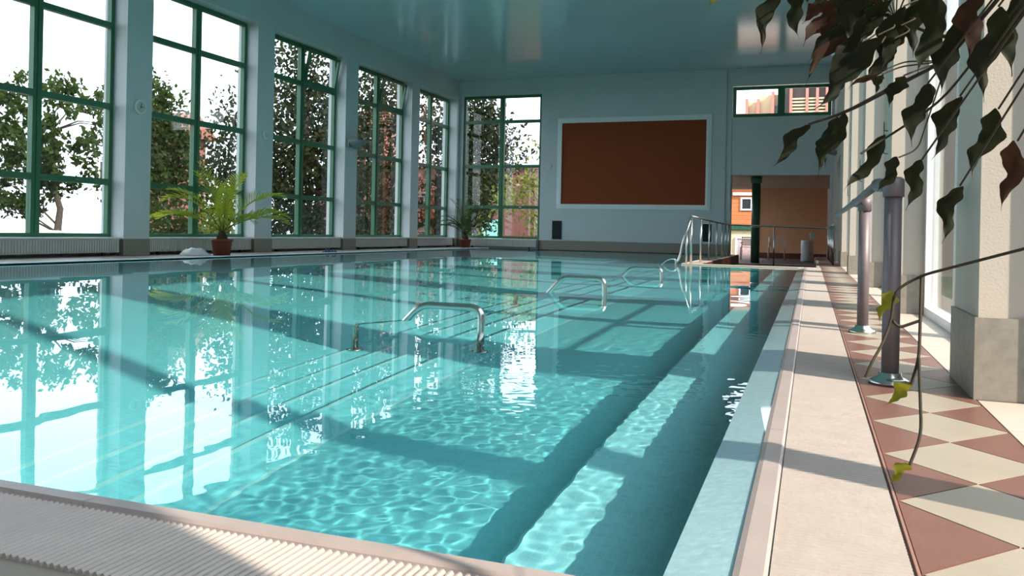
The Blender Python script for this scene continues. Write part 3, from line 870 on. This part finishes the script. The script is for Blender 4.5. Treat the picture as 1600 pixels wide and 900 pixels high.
for k, (dx, lab) in enumerate(((0.0, 'left one of two small blue sandals on the far-left deck edge'), (0.16, 'right one of two small blue sandals on the far-left deck edge'))):
    o = root('sandal', (-10.15 + dx, 15.9, 0), lab, 'sandal', 'blue sandals on the left deck')
    MB().prism([(-10.19 + dx, 15.79), (-10.11 + dx, 15.79), (-10.10 + dx, 15.95), (-10.12 + dx, 16.03), (-10.17 + dx, 16.03), (-10.20 + dx, 15.95)], 0.0, 0.022, 'z').build('sole', 'blue_rubber', o)
    MB().tube(fillet([(-10.20 + dx, 15.93, 0.015), (-10.18 + dx, 15.93, 0.06), (-10.12 + dx, 15.93, 0.06), (-10.10 + dx, 15.93, 0.015)], 0.02, 3), 0.014, 6).build('strap', 'blue_rubber', o)

# ------------------------------------------------------------------ room beyond the opening
m = MB().box(-6.0, 3.0, YF + 0.35, 36.0, -0.5, -0.25)
tag(m.build('floor_terrace', 'grey_floor'), 'grey floor of the room beyond the opening', kind='structure')
tag(MB().box(-3.2, 1.2, YF + 0.35, 32.6, 2.33, 2.6).build('ceiling_terrace', 'soffit'), 'plain low ceiling of the room beyond the opening', kind='structure')
m = MB().box(-1.86, 0.52, 32.0, 32.2, -0.25, 2.33)
wt = tag(m.build('wall_terracotta', 'terracotta_wall'), 'terracotta rear wall of the room beyond the opening', kind='structure')
MB().box(-1.93, -1.86, 31.96, 32.24, -0.25, 2.33).build('frame_post', 'white_paint', wt)
MB().box(-1.86, 0.52, 31.985, 32.0, -0.25, -0.05).build('plinth', 'dark_red_tile', wt)
tag(MB().box(1.0, 1.2, YF + 0.35, 32.6, -0.25, 2.33).build('wall_terrace', 'terracotta_wall'), 'terracotta side wall of the room beyond the opening', kind='structure')
clm = root('column', (-1.57, 25.55, -0.25), 'round dark green metal column standing in the opening', 'column')
MB().lathe([(0.125, 0.0), (0.125, 2.43)], (-1.57, 25.55, -0.25), 24).build('shaft', 'dark_green_paint', clm)
MB().lathe([(0.13, 2.36), (0.165, 2.40), (0.165, 2.55), (0.13, 2.58)], (-1.57, 25.55, -0.25), 24).build('capital', 'dark_green_paint', clm)
MB().lathe([(0.135, 1.06), (0.135, 1.10)], (-1.57, 25.55, -0.25), 24).build('clamp_ring', 'steel', clm)
bn = root('waste_bin', (-0.12, 28.5, -0.25), 'pale grey round bin with raised lid by the terracotta wall', 'bin')
MB().lathe([(0.19, 0.0), (0.2, 0.05), (0.2, 0.66), (0.185, 0.70), (0.17, 0.70), (0.17, 0.64)], (-0.12, 28.5, -0.25), 24).build('body', 'bin_grey', bn)
m = MB().lathe([(0.10, 0.0), (0.105, 0.015), (0.09, 0.03)], (0, 0, 0), 20)
m.v = [(p[0] * 0.8 + 0.02, 28.58 - p[2], p[1] * 1.3 + 0.60) for p in m.v]
m.build('lid', 'bin_grey', bn)
MB().box(-0.34, -0.31, 28.40, 28.50, -0.02, 0.02).build('handle', 'black_metal', bn)
def slat_chair(label, x, y):
    o = localroot('slatted_chair', (x, y, -0.25), R(180), label=label, cat='chair', group='slatted chairs beyond the opening')
    for s in (-1, 1):
        MB().tube([(s * 0.26, 0.22, 0), (s * 0.26, 0.20, 0.42)], 0.018, 6).build('leg', 'wood_slat', o)
        MB().tube([(s * 0.26, -0.25, 0), (s * 0.26, -0.20, 0.42), (s * 0.26, -0.34, 0.78)], 0.018, 6).build('leg', 'white_paint', o)
        MB().box(s * 0.26 - 0.025, s * 0.26 + 0.025, -0.24, 0.24, 0.56, 0.585).build('armrest', 'wood_slat', o)
    for k in range(5):
        MB().box(-0.25, 0.25, -0.20 + k * 0.085, -0.14 + k * 0.085, 0.42, 0.44).build('seat_slat', 'wood_slat', o)
    for k in range(5):
        z = 0.48 + k * 0.062; yb = -0.22 - k * 0.022
        MB().box(-0.26, 0.26, yb - 0.01, yb + 0.01, z, z + 0.045).build('back_slat', 'wood_slat', o)
    return o
slat_chair('slatted chair seen left of the green column', -1.98, 29.0)
slat_chair('slatted chair seen right of the green column', -1.10, 29.2)

# ------------------------------------------------------------------ outdoors
GZ = -1.15
_g = MB().box(-110, XL - 0.5, -50, 110, GZ - 0.3, GZ).box(XR + 0.7, 70, -50, 110, GZ - 0.3, GZ).box(XL - 0.5, XR + 0.7, -50, YB - 0.3, GZ - 0.3, GZ).box(XL - 0.5, XR + 0.7, YF + 0.35, 110, GZ - 0.3, GZ)
grd = tag(_g.build('ground', 'grass'), 'grass lawn outside the windows', kind='structure')
MB().box(-26, -17.5, -30, 60, GZ, GZ + 0.015).build('road', 'asphalt', grd)

def house(name, label, cat, x0, x1, y0, y1, z1, mt, wins, roof=None, cat_roof='roof_tile', winmt='car_glass'):
    o = root(name, ((x0 + x1) / 2, y0, GZ), label, cat)
    MB().box(x0, x1, y0, y1, GZ, z1).build('wall', mt, o)
    for (a, b, c, d) in wins:
        w = MB().ring(a, b, c, d, 0.07, y0 - 0.05, y0 + 0.02).build('window', 'white_paint', o)
        MB().box(a + 0.07, b - 0.07, y0 - 0.015, y0 + 0.0, c + 0.07, d - 0.07).build('pane', winmt, w)
    if roof:
        ov, rh = roof
        ym = (y0 + y1) / 2
        MB().prism([(y0 - ov, z1 - 0.02), (y1 + ov, z1 - 0.02), (ym, z1 + rh)], x0 - ov, x1 + ov, 'x').build('roof', cat_roof, o)
    return o
# dark brick building behind the far corner window
house('brick_building', 'low dark red brick building seen through the far wall window', 'building', -25, -9.0, 38, 46, 3.6, 'far_brick',
      [(-20.5, -19.3, 0.0, 1.3), (-17.0, -15.8, 0.0, 1.3)], None)
MB().box(-25.1, -8.9, 37.9, 46.1, 3.6, 3.75).build('parapet', 'roof_tile', bpy.data.objects['brick_building'])
MB().box(-15.4, -14.3, 37.93, 38.0, GZ, 1.1).build('door', 'nosing_tile', bpy.data.objects['brick_building'])
_a, _b = at(170, 360, 44), at(266, 360, 44)
house('brick_house', 'brick house with a low roof at the far left behind the lime tree', 'house', _a.x, _b.x, _b.y, _b.y + 2.6, 5.3, 'far_brick',
      [(_b.x - 2.4, _b.x - 1.2, 2.6, 4.0), (_b.x - 5.0, _b.x - 3.8, 2.6, 4.0)], (0.5, 1.4))
_b = at(612, 360, 60); _a = _b - Vector((3.2, 0, 0))
house('pink_house', 'pinkish rendered house glimpsed through the weeping birch past the grey lamp', 'house', _a.x, _b.x, _b.y, _b.y + 2.6, 8.0, 'facade_pink',
      [(_b.x - 2.2, _b.x - 0.9, 2, 4), (_b.x - 2.2, _b.x - 0.9, 5.4, 7.2)], (0.3, 1.4))
# orange boarded house beyond the opening
oh = house('boarded_house', 'orange board-clad house seen through the opening left of the column', 'house', -7.0, -2.0, 40, 44.5, 3.2, 'orange_board',
           [(-3.15, -2.62, 1.75, 2.35)], (0.4, 1.5))
MB().box(-3.5, -2.05, 39.9, 40.0, 2.45, 2.58).build('eaves_trim', 'white_paint', oh)
MB().box(-3.6, -2.0, 39.85, 40.0, 0.85, 1.08).build('fascia', 'dark_green_paint', oh)
MB().box(-3.6, -2.0, 39.97, 40.0, GZ, 0.85).build('render', 'facade_yellow', oh)
pw = MB().ring(-3.35, -2.35, -0.75, 0.50, 0.07, 39.90, 39.97).build('patio_window', 'white_paint', oh)
m = MB()
for k in range(14):
    x = -3.28 + k * 0.062
    m.tube([(x + 0.03, 39.955, -0.68), (x + 0.03, 39.955, 0.43)], 0.024, 6)
m.build('curtain', 'curtain', pw)
# stepped block seen through the high window
ob = root('office_block', (-1, 46, GZ), 'sunlit stepped block with terracotta fins seen through the high window', 'building')
for (a, b, z1, mt) in ((-4.6, -3.35, 7.15, 'facade_pink'), (-3.35, -2.75, 7.75, 'facade_yellow'), (-2.75, -1.7, 8.1, 'facade_yellow'), (-1.7, 8.0, 9.4, 'facade_dark')):
    MB().box(a, b, 46, 54, GZ, z1).build('wall', mt, ob)
for x in (-3.38, -2.80, -2.05, -1.72, -1.15, -0.35, 0.15, 0.62, 1.1, 1.7, 2.4):
    MB().box(x - 0.07, x + 0.07, 45.55, 46.0, GZ, 9.3 if x > -1.5 else (7.85 if x < -2.5 else 8.2)).build('fin', 'facade_pink', ob)
m0 = None
for k in range(7):
    z = 6.72 + 0.17 * k
    MB().box(-1.1, 4.0, 45.60, 45.66, z, z + 0.085).build('balcony_slat', 'facade_yellow', ob)
MB().box(-2.0, -1.75, 45.9, 46.0, 6.9, 7.5).build('window', 'car_glass', ob)
MB().box(-4.7, -1.6, 45.9, 46.0, 6.78, 6.86).build('string_course', 'roof_tile', ob)

def leaf_cloud(blobs, n, size, droop, seed):
    rng = np.random.default_rng(seed)
    bl = np.array(blobs, float)                       # x y z rx ry rz
    wgt = bl[:, 3] * bl[:, 4] * bl[:, 5]; wgt = wgt / wgt.sum()
    ncl = max(8, n // 26)
    idx = rng.choice(len(bl), ncl, p=wgt)
    d = rng.normal(size=(ncl, 3)); d /= np.linalg.norm(d, axis=1)[:, None]
    rad = rng.uniform(0.35, 1.0, ncl) ** 0.5
    cc = bl[idx, :3] + d * rad[:, None] * bl[idx, 3:6]
    k = 26
    off = rng.normal(size=(ncl, k, 3)) * np.array([0.22, 0.22, 0.16 + 0.55 * droop])
    off[..., 2] -= droop * np.abs(rng.normal(size=(ncl, k))) * 0.7
    P = (cc[:, None, :] + off).reshape(-1, 3)
    N = len(P)
    u = rng.normal(size=(N, 3)); u[:, 2] -= 0.8 * droop
    u /= np.linalg.norm(u, axis=1)[:, None]
    w = np.cross(u, rng.normal(size=(N, 3))); w /= np.linalg.norm(w, axis=1)[:, None]
    s = (size * rng.uniform(0.7, 1.3, N))[:, None]
    V = np.stack([P - u * s, P + w * s * 0.55, P + u * s, P - w * s * 0.55], 1).reshape(-1, 3)
    m = MB(); m.v = V.tolist()
    m.f = [(4 * i, 4 * i + 1, 4 * i + 2, 4 * i + 3) for i in range(N)]
    m.s = [False] * N
    return m, cc
def tree(name, label, x, y, blobs, n, size, droop, mt, seed, tr=0.16, group='trees outside the windows'):
    o = root(name, (x, y, GZ), label, 'tree', group)
    m, cc = leaf_cloud([(x + b[0], y + b[1], b[2], b[3], b[4], b[5]) for b in blobs], n, size, droop, seed)
    fo = m.build('foliage', mt, o); fo['kind'] = 'stuff'
    rnd = random.Random(seed)
    ztop = max(b[2] for b in blobs)
    pts = [(x + rnd.uniform(-0.1, 0.1) * k, y + rnd.uniform(-0.1, 0.1) * k, GZ + (ztop - GZ) * k / 6) for k in range(7)]
    MB().tube(pts, [tr * (1.15 - 0.15 * k) for k in range(7)], 8).build('trunk', 'bark', o)
    b = MB()
    for k in range(18):
        c = cc[rnd.randrange(len(cc))]
        z0 = min(max(c[2] - abs(c[0] - x) * 0.6, GZ + 1.0), ztop - 0.2)
        t = (z0 - GZ) / (ztop - GZ) * 6; i = min(int(t), 5)
        p0 = Vector(pts[i]).lerp(Vector(pts[i + 1]), t - i)
        mid = p0.lerp(Vector(c), 0.55) + Vector((0, 0, 0.35))
        b.tube([p0, mid, c], [tr * 0.35, tr * 0.2, tr * 0.06], 5, False)
    b.build('branches', 'bark', o)
    return o
def pixblobs(lst, t, ry=1.0):
    out = []
    for (px, py, rx, rz) in lst:
        c = at(px, py, t)
        out.append((c.x, c.y, c.z, rx, rx * ry, rz))
    return out
def ptree(name, label, px, t, lst, n, size, droop, mt, seed, tr=0.12):
    b0 = at(px, 360, t)
    bl = [(b[0] - b0.x, b[1] - b0.y, b[2], b[3], b[4], b[5]) for b in pixblobs(lst, t)]
    return tree(name, label, b0.x, b0.y, bl, n, size, droop, mt, seed, tr)
ptree('lime_tree', 'bushy lime tree at the left of the window behind the larger palm', 222, 30, [(216, 165, 1.2, 1.4), (250, 240, 1.25, 1.4), (256, 168, 0.85, 0.75), (225, 290, 1.5, 1.4), (272, 212, 0.7, 0.5)], 6500, 0.11, 0.1, 'tree_leaf', 11, 0.16)
ptree('birch_tree', 'slender birch seen right of the mullion above the larger palm', 362, 26, [(366, 160, 0.4, 0.8), (358, 215, 0.65, 1.0), (338, 245, 0.6, 0.7), (350, 290, 1.1, 1.0)], 3000, 0.085, 0.6, 'birch_leaf', 12, 0.08)
ptree('weeping_birch', 'dense weeping birch filling the first window with an open top pane', 478, 30, [(448, 105, 1.1, 1.5), (500, 125, 1.2, 1.7), (475, 195, 1.8, 2.1), (478, 280, 1.8, 2.0)], 9500, 0.105, 0.9, 'birch_leaf', 13, 0.14)
ptree('weeping_birch', 'weeping birch with hanging strands in the window past the grey wall lamp', 585, 36, [(575, 130, 1.1, 1.4), (605, 160, 1.1, 1.6), (588, 230, 1.7, 2.2), (585, 310, 1.7, 1.8)], 7000, 0.115, 0.9, 'birch_leaf', 14, 0.14)
ptree('weeping_birch', 'thin weeping birch in the last left-wall window before the corner', 684, 36, [(680, 170, 0.8, 1.4), (690, 240, 0.9, 1.9), (680, 320, 1.0, 1.5)], 3400, 0.11, 0.8, 'birch_leaf', 15, 0.1)
ptree('weeping_birch', 'weeping birch covering the left half of the far wall window', 742, 34, [(740, 180, 0.9, 1.1), (752, 215, 1.1, 1.1), (798, 225, 0.8, 0.55), (745, 290, 1.1, 1.4), (766, 175, 0.65, 0.8)], 6500, 0.10, 0.6, 'birch_leaf', 16, 0.06)
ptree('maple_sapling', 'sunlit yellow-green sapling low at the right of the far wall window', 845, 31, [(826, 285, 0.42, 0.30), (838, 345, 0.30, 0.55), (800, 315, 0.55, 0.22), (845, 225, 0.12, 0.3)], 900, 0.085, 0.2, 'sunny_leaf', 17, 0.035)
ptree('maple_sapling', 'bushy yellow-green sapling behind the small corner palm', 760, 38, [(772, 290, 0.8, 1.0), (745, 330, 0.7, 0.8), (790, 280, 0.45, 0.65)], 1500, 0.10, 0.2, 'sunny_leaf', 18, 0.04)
ptree('lime_tree', 'round dark lime tree far off at the left edge beyond the road', 90, 52, [(90, 200, 3.6, 4.0), (30, 260, 3.2, 3.4)], 5200, 0.21, 0.1, 'tree_leaf', 19, 0.22)
def shrub(label, x, y, r, h, mt, seed, n=2600):
    o = root('shrub', (x, y, GZ), label, 'shrub', 'shrubs outside the windows')
    m, cc = leaf_cloud([(x, y, GZ + h * 0.5, r, r, h * 0.5)], n, 0.09, 0.1, seed)
    f_ = m.build('foliage', mt, o); f_['kind'] = 'stuff'
    b = MB()
    rnd = random.Random(seed)
    for k in range(9):
        c = cc[rnd.randrange(len(cc))]
        b.tube([(x + rnd.uniform(-.1, .1), y + rnd.uniform(-.1, .1), GZ), c], [0.03, 0.008], 5, False)
    b.build('stems', 'bark', o)
for k, (lab, px, t, r, h, mt, n_) in enumerate((
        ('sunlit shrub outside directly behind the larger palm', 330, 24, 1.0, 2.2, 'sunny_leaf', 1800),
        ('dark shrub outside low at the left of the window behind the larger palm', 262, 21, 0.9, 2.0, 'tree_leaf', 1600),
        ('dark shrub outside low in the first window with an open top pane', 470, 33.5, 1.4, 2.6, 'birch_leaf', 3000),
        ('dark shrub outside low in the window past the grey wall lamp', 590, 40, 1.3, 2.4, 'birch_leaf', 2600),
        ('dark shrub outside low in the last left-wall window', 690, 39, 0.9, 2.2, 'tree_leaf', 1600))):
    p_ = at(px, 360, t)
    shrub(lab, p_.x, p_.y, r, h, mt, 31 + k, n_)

hd = root('sky_screen', (14, 8, GZ), 'unseen foliage screen added outside the right wall to block low sky light', 'sky_screen')  # added out of view to cut the low sky light from the right
rnd = random.Random(9)
nu, nw = 60, 8
v, f = [], []
for i in range(nu + 1):
    y = -22 + 62 * i / nu
    for j in range(nw + 1):
        t = j / nw
        ang = math.pi * t
        x = 14 - 1.3 * math.cos(ang) * (0.75 + 0.25 * abs(math.cos(ang))) + rnd.uniform(-0.25, 0.25)
        z = GZ + 0.25 + 6.6 * min(1.0, 1.45 * math.sin(ang) ** 0.6) + rnd.uniform(-0.25, 0.25) if 0 < j < nw else GZ
        v.append((x, y, z))
f = [(i * (nw + 1) + j, (i + 1) * (nw + 1) + j, (i + 1) * (nw + 1) + j + 1, i * (nw + 1) + j + 1) for i in range(nu) for j in range(nw)]
MB().add(v, f, True).build('foliage_mass', 'tree_leaf', hd)
for k in range(12):
    y = -20 + k * 5.2
    MB().tube([(14, y, GZ), (14.1, y + 0.1, GZ + 2.5)], [0.14, 0.08], 6).build('trunk', 'bark', hd)

def car(label, x, y, rz, paint):
    o = localroot('parked_car', (x, y, GZ + 0.015), rz, label=label, cat='car')
    W2 = 0.84
    side = [(-2.1, 0.28), (-2.12, 0.62), (-1.95, 0.86), (-1.05, 0.95), (1.0, 0.98), (1.75, 0.92), (2.08, 0.80), (2.12, 0.30)]
    MB().prism(side, -W2, W2).build('body', paint, o)
    MB().prism([(-1.0, 0.94), (-0.35, 1.37), (0.85, 1.40), (1.62, 0.97)], -W2 + 0.10, W2 - 0.10).build('glasshouse', 'car_glass', o)
    MB().prism([(-0.42, 1.35), (-0.3, 1.405), (0.2, 1.435), (0.75, 1.43), (0.98, 1.37)], -W2 + 0.08, W2 - 0.08).build('roof', paint, o)
    for s in (-1, 1):
        for x_ in (-1.3, 1.3):
            m = MB().lathe([(0.2, -0.09), (0.31, -0.08), (0.31, 0.08), (0.2, 0.09)], (0, 0, 0), 18)
            m.v = [(p[0] + x_, p[2] + s * (W2 - 0.06), p[1] + 0.31) for p in m.v]
            m.build('wheel', 'tyre', o)
        MB().box(-0.03, 0.03, s * (W2 - 0.105) - 0.012, s * (W2 - 0.105) + 0.012, 0.97, 1.37).build('pillar', paint, o)
    return o
car('silver parked car outside behind the palm pot', -18.2, 17.6, R(48), 'car_silver')
car('white parked car outside at the left edge of the first window', -21.8, 18.1, R(48), 'car_white')

# ------------------------------------------------------------------ leafy plant reaching in from the right
pl = root('leafy_plant', (0.42, 0.85, 0), 'dark leafy plant hanging into view at the upper right near the viewer', 'plant')
pot = MB().lathe([(0.10, 0.0), (0.125, 0.20), (0.135, 0.20), (0.137, 0.23), (0.122, 0.23), (0.12, 0.205)], (0.42, 0.85, 0), 24).build('pot', 'terracotta_pot', pl)
MB().lathe([(0.119, 0.205), (0.01, 0.21)], (0.42, 0.85, 0), 16).build('soil', 'soil', pot)
def leaf(base, tip, wid, mt, seed, twist=0.0, curl=0.12):
    rnd = random.Random(seed)
    base, tip = Vector(base), Vector(tip)
    ax = tip - base; Ln = ax.length; ax.normalize()
    view = (base - Vector((0, 0, CAM_H))).normalized()
    side = ax.cross(view).normalized()
    nrm = side.cross(ax).normalized()
    side = (side * math.cos(twist) + nrm * math.sin(twist)).normalized()
    nrm = side.cross(ax).normalized()
    N = 22; v = []; f = []
    ph1, ph2 = rnd.uniform(0, 6), rnd.uniform(0, 6)
    for i in range(N + 1):
        t = i / N
        prof = math.sin(math.pi * min(1.0, t * 1.12) ** 0.8) ** 0.8 if t < 0.88 else 0.05 * (1 - t) / 0.12
        prof = max(prof, 0.07 * (1 - t))
        w = wid * 0.5 * max(prof, 0.03 if t < 0.05 else 0.012)
        c = base + ax * (Ln * t) + nrm * (curl * Ln * math.sin(math.pi * t)) + side * (0.05 * Ln * math.sin(2.2 * math.pi * t + ph1))
        wl_, wr_ = w * (1 + 0.26 * math.sin(13 * t + ph1) + 0.14 * math.sin(27 * t + ph2)), w * (1 + 0.26 * math.sin(12 * t + ph2) + 0.14 * math.sin(25 * t + ph1))
        rip = 0.10 * wid * math.sin(14 * t + ph2)
        for q in (-1.0, -0.5, 0.0, 0.5, 1.0):
            ww = wl_ if q < 0 else wr_
            v.append(c + side * (q * ww) + nrm * (abs(q) * (0.22 * w + rip * abs(q)) * (1 if q < 0 else 0.8)))
    for i in range(N):
        for j in range(4):
            f.append((i * 5 + j, i * 5 + j + 1, (i + 1) * 5 + j + 1, (i + 1) * 5 + j))
    return MB().add(v, f, True).build('leaf', mt, pl)
T = 1.25
LEAVES = [  # base px, tip px, width px, distance, material, twist
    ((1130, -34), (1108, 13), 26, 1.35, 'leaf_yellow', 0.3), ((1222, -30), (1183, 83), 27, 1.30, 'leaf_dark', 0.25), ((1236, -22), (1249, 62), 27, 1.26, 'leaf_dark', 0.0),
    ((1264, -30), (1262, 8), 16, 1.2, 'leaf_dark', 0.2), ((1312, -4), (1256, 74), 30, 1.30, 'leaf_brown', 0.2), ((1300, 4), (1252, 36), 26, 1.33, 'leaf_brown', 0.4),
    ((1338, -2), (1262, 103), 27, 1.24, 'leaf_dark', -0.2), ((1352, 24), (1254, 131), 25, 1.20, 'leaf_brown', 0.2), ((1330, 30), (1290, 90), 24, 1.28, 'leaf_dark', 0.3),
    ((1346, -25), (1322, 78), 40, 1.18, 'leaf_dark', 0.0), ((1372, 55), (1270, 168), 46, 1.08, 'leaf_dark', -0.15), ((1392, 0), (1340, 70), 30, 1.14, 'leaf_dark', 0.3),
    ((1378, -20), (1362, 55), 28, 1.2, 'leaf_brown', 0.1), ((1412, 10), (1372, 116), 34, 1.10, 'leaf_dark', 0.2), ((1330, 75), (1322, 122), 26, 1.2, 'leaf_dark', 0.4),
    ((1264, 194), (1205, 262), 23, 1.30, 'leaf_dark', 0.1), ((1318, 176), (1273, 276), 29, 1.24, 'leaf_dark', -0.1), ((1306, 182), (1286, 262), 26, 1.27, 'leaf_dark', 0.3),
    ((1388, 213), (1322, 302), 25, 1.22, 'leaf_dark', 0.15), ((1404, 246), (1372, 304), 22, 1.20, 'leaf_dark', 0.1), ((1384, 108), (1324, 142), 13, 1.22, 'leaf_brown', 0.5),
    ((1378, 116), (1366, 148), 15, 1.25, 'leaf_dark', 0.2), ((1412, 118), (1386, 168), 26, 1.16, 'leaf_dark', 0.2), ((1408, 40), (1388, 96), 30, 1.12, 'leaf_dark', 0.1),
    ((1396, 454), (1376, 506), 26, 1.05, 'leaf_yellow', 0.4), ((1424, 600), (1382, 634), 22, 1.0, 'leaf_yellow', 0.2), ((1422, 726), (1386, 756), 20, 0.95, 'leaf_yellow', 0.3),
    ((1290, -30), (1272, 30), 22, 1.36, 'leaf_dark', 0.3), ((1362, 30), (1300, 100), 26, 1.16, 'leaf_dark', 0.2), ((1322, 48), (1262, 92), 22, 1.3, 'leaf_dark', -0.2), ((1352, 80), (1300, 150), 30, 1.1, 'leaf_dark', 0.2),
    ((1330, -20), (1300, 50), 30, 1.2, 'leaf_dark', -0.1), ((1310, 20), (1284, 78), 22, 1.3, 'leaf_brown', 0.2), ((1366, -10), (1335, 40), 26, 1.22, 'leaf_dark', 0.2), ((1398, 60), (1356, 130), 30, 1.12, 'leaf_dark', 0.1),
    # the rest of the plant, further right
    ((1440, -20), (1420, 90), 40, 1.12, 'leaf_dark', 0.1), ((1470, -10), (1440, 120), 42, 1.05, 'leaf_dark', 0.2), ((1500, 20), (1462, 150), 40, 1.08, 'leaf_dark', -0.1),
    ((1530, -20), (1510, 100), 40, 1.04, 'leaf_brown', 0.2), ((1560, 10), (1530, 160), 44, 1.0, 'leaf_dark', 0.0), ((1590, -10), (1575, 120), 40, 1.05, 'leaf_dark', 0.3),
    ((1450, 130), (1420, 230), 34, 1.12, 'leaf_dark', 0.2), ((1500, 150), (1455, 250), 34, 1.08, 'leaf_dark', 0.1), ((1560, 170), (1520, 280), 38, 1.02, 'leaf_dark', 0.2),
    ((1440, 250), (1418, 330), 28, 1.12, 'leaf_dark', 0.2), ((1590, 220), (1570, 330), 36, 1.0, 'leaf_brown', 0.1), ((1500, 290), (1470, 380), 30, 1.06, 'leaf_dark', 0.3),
]
ends = []
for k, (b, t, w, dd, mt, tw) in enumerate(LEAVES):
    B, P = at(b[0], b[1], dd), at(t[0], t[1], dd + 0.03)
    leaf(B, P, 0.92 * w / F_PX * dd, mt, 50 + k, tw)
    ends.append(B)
# woody stem and twigs that carry the leaves
HUB = Vector((0.42, 0.75, 1.12)); LOW = Vector((0.40, 0.80, 0.62))
MB().tube([(0.42, 0.85, 0.2), (0.43, 0.86, 0.45), (0.42, 0.84, 0.75), (0.43, 0.80, 1.0), HUB], [0.012, 0.011, 0.010, 0.008, 0.006], 7).build('stem', 'stem_brown', pl)
def twig(pts, r=0.0022):
    MB().tube(fillet(pts, 0.05, 4), r, 5, False).build('twig', 'stem_brown', pl)
b1 = [HUB, at(1500, 70, 1.12), at(1400, 30, 1.2), at(1340, -30, 1.25)]
twig(b1, 0.003)
twig([HUB, at(1480, 95, 1.15), at(1400, 132, 1.20), at(1318, 177, 1.24), at(1264, 194, 1.30)], 0.0022)
twig([HUB, at(1470, 160, 1.15), at(1388, 213, 1.22), at(1345, 240, 1.22)], 0.0018)
for k, B in enumerate(ends):
    b = LEAVES[k][0]
    if b[1] > 400:
        continue
    if b[0] <= 1270 and b[1] < 0:
        twig([B, at((b[0] + 1340) / 2, -60, 1.28), at(1340, -30, 1.25)], 0.0012)
    elif b[1] < 100 and b[0] < 1420:
        twig([B, at(b[0] + 25, b[1] - 12, LEAVES[k][3]), at(1400, 30, 1.2)], 0.0012)
    elif b[0] >= 1420:
        twig([B, B.lerp(HUB, 0.5) + Vector((0, 0, 0.02)), HUB], 0.0014)
    elif b not in ((1264, 194), (1318, 176), (1388, 213)):
        twig([B, at(b[0] + 30, b[1] - 12, LEAVES[k][3]), at(1480, 95, 1.15)], 0.0012)
twig([LOW, at(1440, 430, 1.04), at(1396, 454, 1.05), at(1393, 500, 1.05), at(1380, 535, 1.04), at(1362, 566, 1.03), at(1352, 590, 1.03)], 0.0019)
twig([at(1440, 430, 1.04), at(1436, 560, 1.0), at(1424, 600, 1.0)], 0.002)
twig([at(1436, 560, 1.0), at(1440, 680, 0.96), at(1422, 726, 0.95)], 0.002)
twig([at(1393, 500, 1.05), at(1405, 512, 1.05), at(1440, 500, 1.04)], 0.002)
twig([(0.43, 0.86, 0.5), LOW.lerp(Vector((0.43, 0.86, 0.5)), 0.5), LOW], 0.0028)
